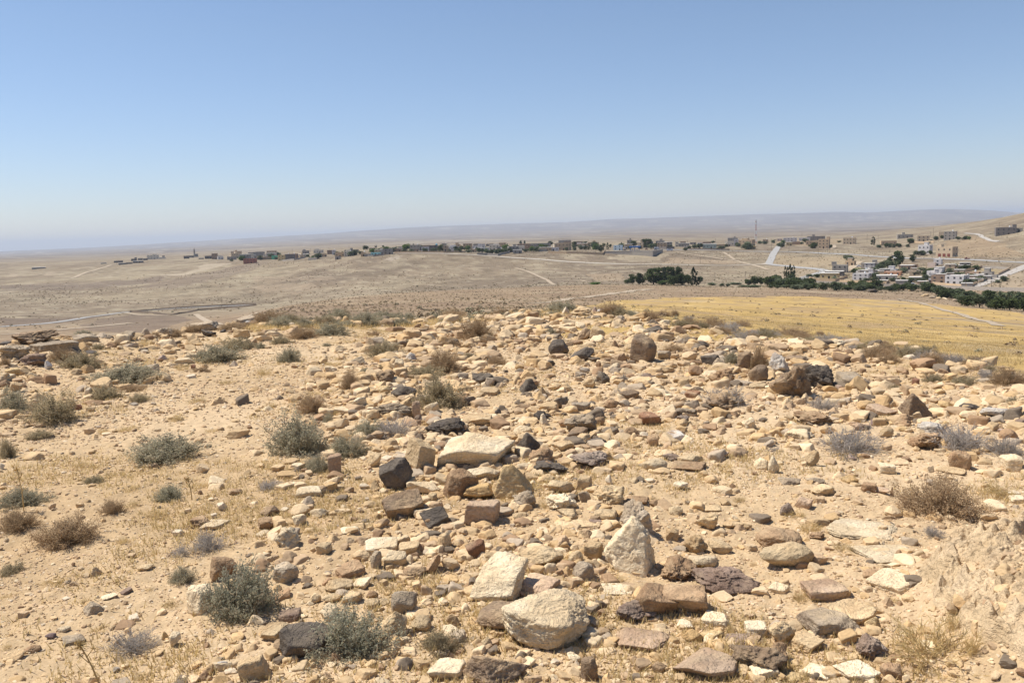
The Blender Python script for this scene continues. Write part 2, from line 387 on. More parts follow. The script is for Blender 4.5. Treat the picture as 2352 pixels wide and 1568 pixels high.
# the ripe field on the right, cut by strips of brown weeds
fpts = [(1346, 701), (1426, 690), (1526, 683), (1764, 681), (1989, 686), (2076, 693), (2189, 702), (2352, 720), (2500, 742)]
FIELD = [tuple(W(*p)) for p in fpts]
_a1, _a0 = ray_th(2560, 900)[0], ray_th(1325, 720)[0]
FIELD += [(math.sin(a) * 16, math.cos(a) * 16) for a in np.linspace(_a1, _a0, 6)]
wx = XG + 9 * fbm2(XG * .06, YG * .06, 101, 4); wy = YG + 9 * fbm2(XG * .05, YG * .05, 105, 3)
fm = in_poly(wx, wy, FIELD) & (R2 > 14)
gold = np.zeros_like(soil); gold[:] = (0.60, 0.405, 0.135)
nf = fbm2(XG * .16, YG * .16, 111, 3)
gold = lerp(gold, (0.47, 0.325, 0.15), sstep(0, .3, nf)); gold = lerp(gold, (0.44, 0.33, 0.19), sstep(.22, .4, fbm2(XG * .045, YG * .045, 115, 4)) * .8); gold = lerp(gold, (0.66, 0.475, 0.20), sstep(.05, .4, -nf) * .7)
strip = np.sin((YG * .98 + XG * .22) * .19 + 2.2 * fbm2(XG * .02, YG * .03, 121, 3))
gold = lerp(gold, (0.36, 0.255, 0.145), sstep(.90, .99, strip) * sstep(0, .25, fbm2(XG * .04, YG * .04, 131, 2)) * .6)
soil[fm] = (gold * np.array([.71, .71, .79]))[fm]
# grass bleached to straw round the brow and on the strip
gm, gnt, gb = new_mat("ground_soil")
tc = nd(gnt, "ShaderNodeTexCoord"); vec = tc.outputs["Object"]
at = nd(gnt, "ShaderNodeAttribute", attribute_name="tint")
geo = nd(gnt, "ShaderNodeNewGeometry")
ln = nd(gnt, "ShaderNodeVectorMath", operation='LENGTH'); gnt.links.new(vec, ln.inputs[0])
dist = ln.outputs["Value"]
nearf = ramp(gnt, dist, 20, 45, 1, 0)
fine = noise_node(gnt, vec, 90, 5, 0.65); mid = noise_node(gnt, vec, 9, 5, 0.6); big = noise_node(gnt, vec, 1.1, 4, 0.6)
c1 = mix(gnt, 1.0, at.outputs["Color"], ramp(gnt, fine, .25, .75, .78, 1.2), 'MULTIPLY')
c1 = mix(gnt, 1.0, c1, ramp(gnt, mid, .3, .7, .86, 1.12), 'MULTIPLY')
pale = math_node(gnt, 'MULTIPLY', ramp(gnt, noise_node(gnt, vec, 26, 4, .6), .60, .68), .55)
c1 = mix(gnt, pale, c1, (0.62, 0.49, 0.33))
# far soils: stones and scrub too small to stand out one by one
f1 = noise_node(gnt, vec, .55, 5, .7); f2 = noise_node(gnt, vec, .11, 5, .65); f3 = noise_node(gnt, vec, .012, 6, .65)
c2 = mix(gnt, 1.0, at.outputs["Color"], ramp(gnt, f1, .3, .7, .74, 1.24), 'MULTIPLY')
c2 = mix(gnt, 1.0, c2, ramp(gnt, f2, .3, .7, .82, 1.16), 'MULTIPLY')
c2 = mix(gnt, 1.0, c2, ramp(gnt, f3, .3, .7, .88, 1.10), 'MULTIPLY')
scrubm = math_node(gnt, 'MULTIPLY', ramp(gnt, f1, .585, .66), ramp(gnt, noise_node(gnt, vec, .03, 3, .5), .42, .6, .1, .75))
scrubm = math_node(gnt, 'MULTIPLY', scrubm, ramp(gnt, dist, 350, 600, 0, 1))
scrubm = math_node(gnt, 'MULTIPLY', scrubm, ramp(gnt, dist, 1500, 3500, 1, 0))
c2 = mix(gnt, scrubm, c2, (0.15, 0.135, 0.09))
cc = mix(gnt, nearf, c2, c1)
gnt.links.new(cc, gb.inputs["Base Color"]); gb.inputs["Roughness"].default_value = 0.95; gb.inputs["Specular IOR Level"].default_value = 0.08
bump(gnt, gb, [(fine, 0.55, 0.008), (mid, 0.5, 0.03)])
idx = np.arange(NT * NR).reshape(NT, NR)
q = np.stack([idx[:-1, :-1], idx[1:, :-1], idx[1:, 1:], idx[:-1, 1:]], -1).reshape(-1, 4)[:, ::-1]
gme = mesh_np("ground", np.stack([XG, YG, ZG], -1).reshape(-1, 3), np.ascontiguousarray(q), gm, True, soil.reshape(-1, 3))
tag(link("ground", gme), kind="structure")

# ------------------------------------------------------------------ roads and tracks, draped on the ground
def soilmat(name, c0, c1, s=.4):
    m, nt, b = new_mat(name); tcx = nd(nt, "ShaderNodeTexCoord")
    n = noise_node(nt, tcx.outputs["Object"], s, 5, .65)
    nt.links.new(mix(nt, ramp(nt, n, .35, .65), c0, c1), b.inputs["Base Color"]); return m
m_white = soilmat("pale_gravel", (0.400, 0.344, 0.272), (0.480, 0.424, 0.344)); m_asph = soilmat("asphalt", (.30, .285, .265), (.37, .355, .33))
m_dirt = soilmat("track_dirt", (0.345, 0.270, 0.188), (0.420, 0.338, 0.240)); m_bank = soilmat("dark_earth", (0.084, 0.062, 0.042), (0.140, 0.101, 0.070), .9)
m_conc = soilmat("worn_paving", (0.340, 0.306, 0.264), (0.425, 0.383, 0.332))

def drape(pts, width, name, mat, lift=None, cr='F', hgt=0.0, kind="structure", rag=0.0):
    P = np.array([W(*CR[cr](*p), 24.0) for p in pts])
    seg = [P[0]]
    for a, b in zip(P[:-1], P[1:]):
        n = max(1, int(np.hypot(*(b - a)) / max(2.5, .008 * np.hypot(*a))))
        seg += [a + (b - a) * (k + 1) / n for k in range(n)]
    P = np.array(seg)
    T = np.gradient(P, axis=0); T /= np.linalg.norm(T, axis=1)[:, None] + 1e-9
    N = np.stack([-T[:, 1], T[:, 0]], 1)
    wob = 1 + rag * fbm2(P[:, 0] * .11, P[:, 1] * .11, 7, 2)
    offs = [-.5, -.25, 0, .25, .5] if not hgt else [-.5, -.2, 0, .2, .5]
    hs = [0] * 5 if not hgt else [-.3, .8 * hgt, hgt, .8 * hgt, -.3]
    rows = []
    for o_, hh in zip(offs, hs):
        Q = P + N * (o_ * width * wob)[:, None]; r = np.hypot(Q[:, 0], Q[:, 1])
        rows.append(np.stack([Q[:, 0], Q[:, 1], zat(Q[:, 0], Q[:, 1]) + (lift if lift is not None else .04 + .00025 * r) + hh * (1 + .4 * fbm2(P[:, 0] * .2, P[:, 1] * .2, 17, 2))], 1))
    V = np.stack(rows, 1); n = len(P)
    ii = np.arange(n * 5).reshape(n, 5)
    fq = np.stack([ii[:-1, :-1], ii[:-1, 1:], ii[1:, 1:], ii[1:, :-1]], -1).reshape(-1, 4)
    me = mesh_np(name, V.reshape(-1, 3), np.ascontiguousarray(fq[:, ::-1]), mat, True)
    return tag(link(name, me), kind=kind)

drape([(903, 582.5), (1013, 582.3), (1088, 585.6), (1176, 592), (1276, 599), (1401, 605.6), (1501, 607.3), (1676, 610), (1751, 607.3), (1772, 603)], 5.5, "gravel_road", m_white)
drape([(1799.6, 560.5), (1789, 566), (1781, 576.4), (1776, 584), (1772, 593.5), (1765, 606.7), (1790, 610), (1820.7, 613), (1882, 618.6), (1896, 622.5), (1875, 629), (1848, 637), (1827, 645)], 7, "village_road", m_asph)
drape([(1500, 573.5), (1560, 574), (1676, 576), (1764, 578.3), (1790, 577.9), (1856, 580), (1922, 583), (1988, 587.6), (2058, 592), (2104, 594), (2190, 595.8), (2243, 597.3), (2352, 603.4), (2450, 609)], 7.5, "highway", m_asph)
drape([(1872, 647.5), (1929, 650), (1988, 653.5), (2058, 655.7), (2108, 657.4), (2177, 659.2), (2243, 663), (2352, 667.8), (2450, 672)], 7, "valley_road", m_white)
drape([(2227, 662), (2256, 653), (2295, 637), (2335, 621), (2352, 613), (2400, 596)], 7, "side_road", m_conc)
drape([(2215, 536), (2245, 538), (2256, 544.7), (2274, 552.6), (2293, 555)], 4, "hill_road", m_conc)
drape([(1554, 579.3), (1628, 590.5), (1694, 599.7), (1731, 609), (1764, 619.5)], 4, "dirt_track", m_dirt)
drape([(1450, 735), (1500, 765), (1650, 868)], 3, "dirt_track", m_dirt, cr='V3')
drape([(60, 790), (280, 850), (440, 920), (560, 975), (650, 1010), (790, 1100)], 3, "footpath", m_dirt, cr='V2')
drape([(100, 1000), (500, 1005), (900, 1010), (1250, 1015), (1420, 1055)], 2, "footpath", m_dirt, cr='V2')
drape([(0, 751), (100, 743.6), (200, 728.6), (275, 718.6), (350, 712.4), (500, 703.6), (588, 700)], 4.5, "valley_lane", m_asph)
drape([(0, 723.4), (12.5, 723.6), (100, 725), (212.5, 725.5)], 3.5, "dirt_track", m_dirt)
drape([(287.5, 718.6), (325, 723.6), (390, 725), (450, 721.5), (588, 721)], 3.5, "dirt_track", m_dirt)
drape([(160, 640), (182.5, 632), (225, 618.6), (260, 608.6)], 5, "dirt_track", m_dirt)
drape([(0, 768), (60, 765), (160, 755), (300, 742)], 6, "dirt_track", m_dirt)
drape([(180, 950), (500, 910), (900, 865), (1100, 835), (1300, 822)], 3.2, "slope_track", m_dirt, cr='C2')
drape([(0, 720), (700, 712), (1400, 735), (2000, 755)], 1.6, "footpath", m_dirt, cr='C1')
drape([(1200, 910), (1400, 945), (1560, 995), (1800, 1060), (1980, 1110), (2120, 1157)], 1.7, "field_track", m_dirt, cr='C3', rag=.5)
drape([(1300, 632), (2400, 615), (1500, 660)][:2], 0.8, "footpath", m_dirt, cr='C2')
drape([(1400, 1140), (1480, 1070), (1600, 985), (1690, 985)], 6, "dirt_track", m_dirt, cr='V4')
drape([(860, 700), (1150, 700), (1160, 740), (1100, 770), (240, 765)], 4, "dirt_track", m_dirt, cr='V4')
drape([(60, 920), (640, 915), (950, 920)], 9, "road_shoulder", m_dirt, cr='V5', lift=.1)
for pts in ([(1200, 935), (1400, 945), (1560, 967), (1700, 945), (1820, 922), (2100, 895), (2352, 876)], [(1200, 938), (1450, 915), (1800, 890), (2100, 875), (2352, 865)]):
    drape(pts, 3.2, "earth_bank", m_bank, cr='C0', hgt=.7, rag=1.6)
# ------------------------------------------------------------------ haze: one box of even, thin air round everything
hz, hnt, hb = new_mat("haze_air"); hnt.nodes.remove(hb)
pv = nd(hnt, "ShaderNodeVolumePrincipled"); pv.inputs["Color"].default_value = (0.76, 0.83, 0.94, 1); pv.inputs["Density"].default_value = 5.6e-5; pv.inputs["Anisotropy"].default_value = 0.1
hnt.links.new(pv.outputs[0], hnt.nodes["Material Output"].inputs["Volume"])
mb = MB(); mb.box(-42000, -42000, float(ZG.min()) - 1, 42000, 42000, max(float(ZG.max()), 40) + 15)
tag(mb.build("haze", hz), kind="stuff")

# ------------------------------------------------------------------ rocks
import bmesh
def ico(n):
    bm = bmesh.new(); bmesh.ops.create_icosphere(bm, subdivisions=n, radius=1.0)
    v = np.array([p.co[:] for p in bm.verts]); f = np.array([[p.index for p in t.verts] for t in bm.faces]); bm.free()
    return v / np.linalg.norm(v, axis=1)[:, None], f
ICO = {n: ico(n) for n in (1, 2, 3, 4, 5, 6)}

def rot(ax, ay, az):
    return np.array(Matrix.Rotation(az, 3, 'Z') @ Matrix.Rotation(ay, 3, 'Y') @ Matrix.Rotation(ax, 3, 'X'))

def rock_verts(seed, style, level, tilt=0.0, rough=None, pitch=0.0):
    """unit rock (about -1..1): a broken convex block with worn edges, chipped and pitted"""
    g = np.random.default_rng(seed); v, f = ICO[level]
    def rn(k): n = g.normal(size=(k, 3)); return n / np.linalg.norm(n, axis=1)[:, None]
    box = np.array([[1, 0, 0], [-1, 0, 0], [0, 1, 0], [0, -1, 0], [0, 0, 1], [0, 0, -1.0]])
    if style in 'bs':
        n = box + g.normal(size=(6, 3)) * (.16 if style == 'b' else .10); d = np.ones(6) * g.uniform(.8, 1.05, 6)
        k = rn(7); n = np.concatenate([n, k]); d = np.concatenate([d, g.uniform(.98, 1.3, 7)]); qq = 60 if style == 'b' else 60
        am = .06
    elif style == 'r': n = rn(26); d = g.uniform(.86, 1.1, 26); qq = 24; am = .07
    elif style == 'c': n = rn(15); d = g.uniform(.66, 1.15, 15); qq = 30; am = .21
    elif style == 'p':   # pointed
        n = np.concatenate([box[[0, 1, 2, 3, 5]] + g.normal(size=(5, 3)) * .15 + np.array([0, 0, .42]) * np.array([1, 1, 1, 1, 0])[:, None], rn(6)]); d = np.concatenate([np.ones(5) * .72, g.uniform(.85, 1.2, 6)]); qq = 55; am = .08
    else: n = rn(13); d = g.uniform(.68, 1.12, 13); qq = 60; am = .07   # 'a' angular
    n = n / np.linalg.norm(n, axis=1)[:, None]
    dots = np.clip(v @ n.T, 0, None) / d
    r = np.power((dots ** qq).sum(1), -1 / qq)
    r = np.minimum(r, 1.6)
    p = v * r[:, None]
    if rough is not None: am = rough
    o = g.uniform(0, 90, 3)
    h = am * perlin3(p * 1.7 + o) + am * .55 * perlin3(p * 4.3 + o + 7)
    if level >= 4: h = h + am * .6 * np.abs(perlin3(p * 8.5 + o + 13)) * -1.4 + am * .34 * perlin3(p * 17 + o + 21) + am * .2 * perlin3(p * 34 + o + 29) * (level >= 5)
    if style == 'c':
        h = h - .10 * np.clip(perlin3(p * 3.1 + o + 31) - .12, 0, 1) * 3
    p = p + v * h[:, None]
    if style == 's': p = p * np.array([1, 1, .34])
    a = g.uniform(0, 6.28)
    p = p @ rot(g.normal() * .08, 0, a if style not in 'bs' else g.normal() * .5).T
    if tilt: p = p @ rot(0, math.radians(tilt), 0).T
    if pitch: p = p @ rot(math.radians(pitch), 0, 0).T
    mn, mx = p.min(0), p.max(0)
    p = (p - (mn + mx) / 2) / ((mx - mn) / 2)
    return p, f

def rockmat(name, base, second, stain, stain_amt=.5, pit=.25, dusty=.55):
    m, nt, b = new_mat(name)
    tcx = nd(nt, "ShaderNodeTexCoord"); oi = nd(nt, "ShaderNodeObjectInfo")
    ad = nd(nt, "ShaderNodeVectorMath", operation='ADD'); nt.links.new(tcx.outputs["Object"], ad.inputs[0])
    nt.links.new(math_node(nt, 'MULTIPLY', oi.outputs["Random"], 91.0), ad.inputs[1]); v = ad.outputs[0]
    a = noise_node(nt, v, 4.5, 6, .65, .6); s = noise_node(nt, v, 2.6, 5, .6); fi = noise_node(nt, v, 60, 4, .65); me_ = noise_node(nt, v, 18, 5, .65)
    c = mix(nt, ramp(nt, a, .38, .62), base, second)
    c = mix(nt, math_node(nt, 'MULTIPLY', ramp(nt, s, .50, .62), min(1, stain_amt * 1.4)), c, stain)
    c = mix(nt, 1.0, c, ramp(nt, fi, .25, .75, .72, 1.24), 'MULTIPLY')
    mp = nd(nt, "ShaderNodeMapping"); mp.inputs['Scale'].default_value = (5, 5, 34); mp.inputs['Rotation'].default_value = (.25, .18, 0); nt.links.new(v, mp.inputs['Vector']); bed = noise_node(nt, mp.outputs[0], 1.0, 5, .65)
    c = mix(nt, 1.0, c, ramp(nt, bed, .3, .7, .84, 1.12), 'MULTIPLY')
    c = mix(nt, math_node(nt, 'MULTIPLY', ramp(nt, me_, .60, .68), pit), c, tuple(x * .42 for x in base))
    dust = noise_node(nt, v, 7, 5, .7, .8)
    c = mix(nt, ramp(nt, dust, .48, .70, .04, dusty), c, (.60, .45, .27))
    hs = nd(nt, "ShaderNodeHueSaturation"); nt.links.new(c, hs.inputs["Color"])
    nt.links.new(ramp(nt, oi.outputs["Random"], 0, 1, .84, 1.14), hs.inputs["Value"])
    nt.links.new(hs.outputs[0], b.inputs["Base Color"]); b.inputs["Roughness"].default_value = .88
    lar = noise_node(nt, v, 8, 5, .7, 1.2)
    bump(nt, b, [(lar, .8, .045), (bed, .55, .02), (me_, .9, .018), (fi, .8, .006)])
    return m
RM = {
 't': rockmat("tan_limestone", (.57, .40, .22), (.64, .485, .29), (.46, .30, .155)),
 'y': rockmat("ochre_limestone", (.58, .39, .18), (.65, .475, .25), (.48, .29, .12)),
 'w': rockmat("cream_limestone", (.74, .57, .355), (.79, .655, .45), (.63, .45, .25), .35, .08),
 'g': rockmat("grey_weathered_stone", (.36, .275, .185), (.46, .375, .275), (.26, .19, .13)),
 'q': rockmat("white_grey_quartz", (.50, .435, .36), (.62, .56, .48), (.36, .26, .19)),
 'n': rockmat("brown_stone", (.33, .20, .11), (.41, .27, .155), (.24, .14, .075)),
 'r': rockmat("red_brown_stone", (.29, .145, .08), (.36, .20, .12), (.21, .11, .07)),
 'p': rockmat("pinkish_stone", (.49, .33, .21), (.55, .40, .275), (.36, .225, .14)),
 'd': rockmat("dark_basalt", (.075, .062, .052), (.12, .10, .085), (.21, .17, .13), .45, .4, .16),
 'v': rockmat("purple_brown_stone", (.20, .13, .095), (.27, .19, .145), (.33, .265, .21), .5, .25, .25),
 'm': rockmat("grey_brown_stone", (.28, .185, .11), (.21, .15, .105), (.38, .26, .15), .6, .25, .35),
 'e': rockmat("crumbly_earth_rock", (.50, .365, .215), (.56, .42, .265), (.40, .28, .16), .5, .25),
}
CNAME = {'t': 'tan', 'y': 'ochre yellow', 'w': 'cream white', 'g': 'grey weathered', 'q': 'whitish grey', 'n': 'brown', 'r': 'reddish brown', 'p': 'pinkish tan', 'd': 'dark basalt', 'v': 'purple brown', 'm': 'grey brown', 'e': 'sandy'}
SNAME = {'a': 'angular stone', 'b': 'blocky stone', 's': 'flat slab', 'r': 'rounded stone', 'c': 'pitted craggy stone', 'p': 'pointed stone'}
LAND = []          # (px, py, short unique phrase): landmarks for labels
THINGS = []        # objects waiting for a label: (object, px, py, description, group, category)
OCC = []           # ground already taken: x, y, radius
DR = {'a': .8, 'b': .8, 's': .8, 'r': .85, 'c': .85, 'p': .7, 'l': .6}
_seed = [100]

def rock(cr, x0, y0, x1, y1, col, style, lab=None, tilt=0.0, cat='rock', name=None, rough=None, lm=None, flat=None, pitch=8.0):
    (a0, b0), (a1, b1) = CR[cr](x0, y0), CR[cr](x1, y1)
    _seed[0] += 1
    px, w, h = (a0 + a1) / 2, a1 - a0, b1 - b0
    P = hit(px, b1 - .08 * h); zc = depth(P); k = zc / F
    dep = math.asin(-ray(px, b1)[2]); Wd = w * k; D = DR[style] * Wd
    D = min(D, .92 * h * k / max(math.sin(dep), .05))
    H = max((h * k - D * math.sin(dep) * .85) / math.cos(dep), (.16 if style == 's' else .3) * min(Wd, D))
    if lm and 'bedrock plate' in lm: flat = .045
    if flat: H = flat * Wd
    big = w * .435
    lev = 6 if big > 85 else 5 if big > 30 else 4 if big > 9 else 3
    p, f = rock_verts(_seed[0] * 7 + 3, style, lev, tilt, rough, pitch)
    sink = .22 * H
    if not lab and w * h < SMALL_AREA:      # too small to count: joins the loose stones
        p = p * np.array([Wd / 2, D / 2, (H + sink) / 2]); t = math.atan2(P[0], P[1])
        R_ = rot(0, 0, -t); p = p @ R_.T + np.array([P[0] + math.sin(t) * D * .42, P[1] + math.cos(t) * D * .42, P[2] + (H + sink) / 2 - sink])
        SMALL.append((p, f, STONE_TINT[col])); return None
    p = p * np.array([Wd / 2, D / 2, (H + sink) / 2])
    t = math.atan2(P[0], P[1])
    c = np.array([P[0] + math.sin(t) * D * .42, P[1] + math.cos(t) * D * .42, 0]); c[2] = float(zat(c[0], c[1])) * .5 + P[2] * .5
    p[:, 2] += (H + sink) / 2 - sink
    nm = name or ('boulder' if w > 90 else 'rock')
    o = link(nm, mesh_np(nm, p, f, RM[col], True), None, c, -t)
    OCC.append((c[0], c[1], Wd * .5))
    sz = 'large ' if w > 85 else '' if w > 42 else 'small ' if w > 22 else 'very small '
    if lab: LAND.append((px, (b0 + b1) / 2, lm or lab))
    tl = 'tilted ' if abs(tilt) > 14 else ''
    THINGS.append([o, px, (b0 + b1) / 2, lab or (sz + tl + CNAME[col] + ' ' + SNAME.get(style, 'ledge')), None, cat, bool(lab)])
    return o

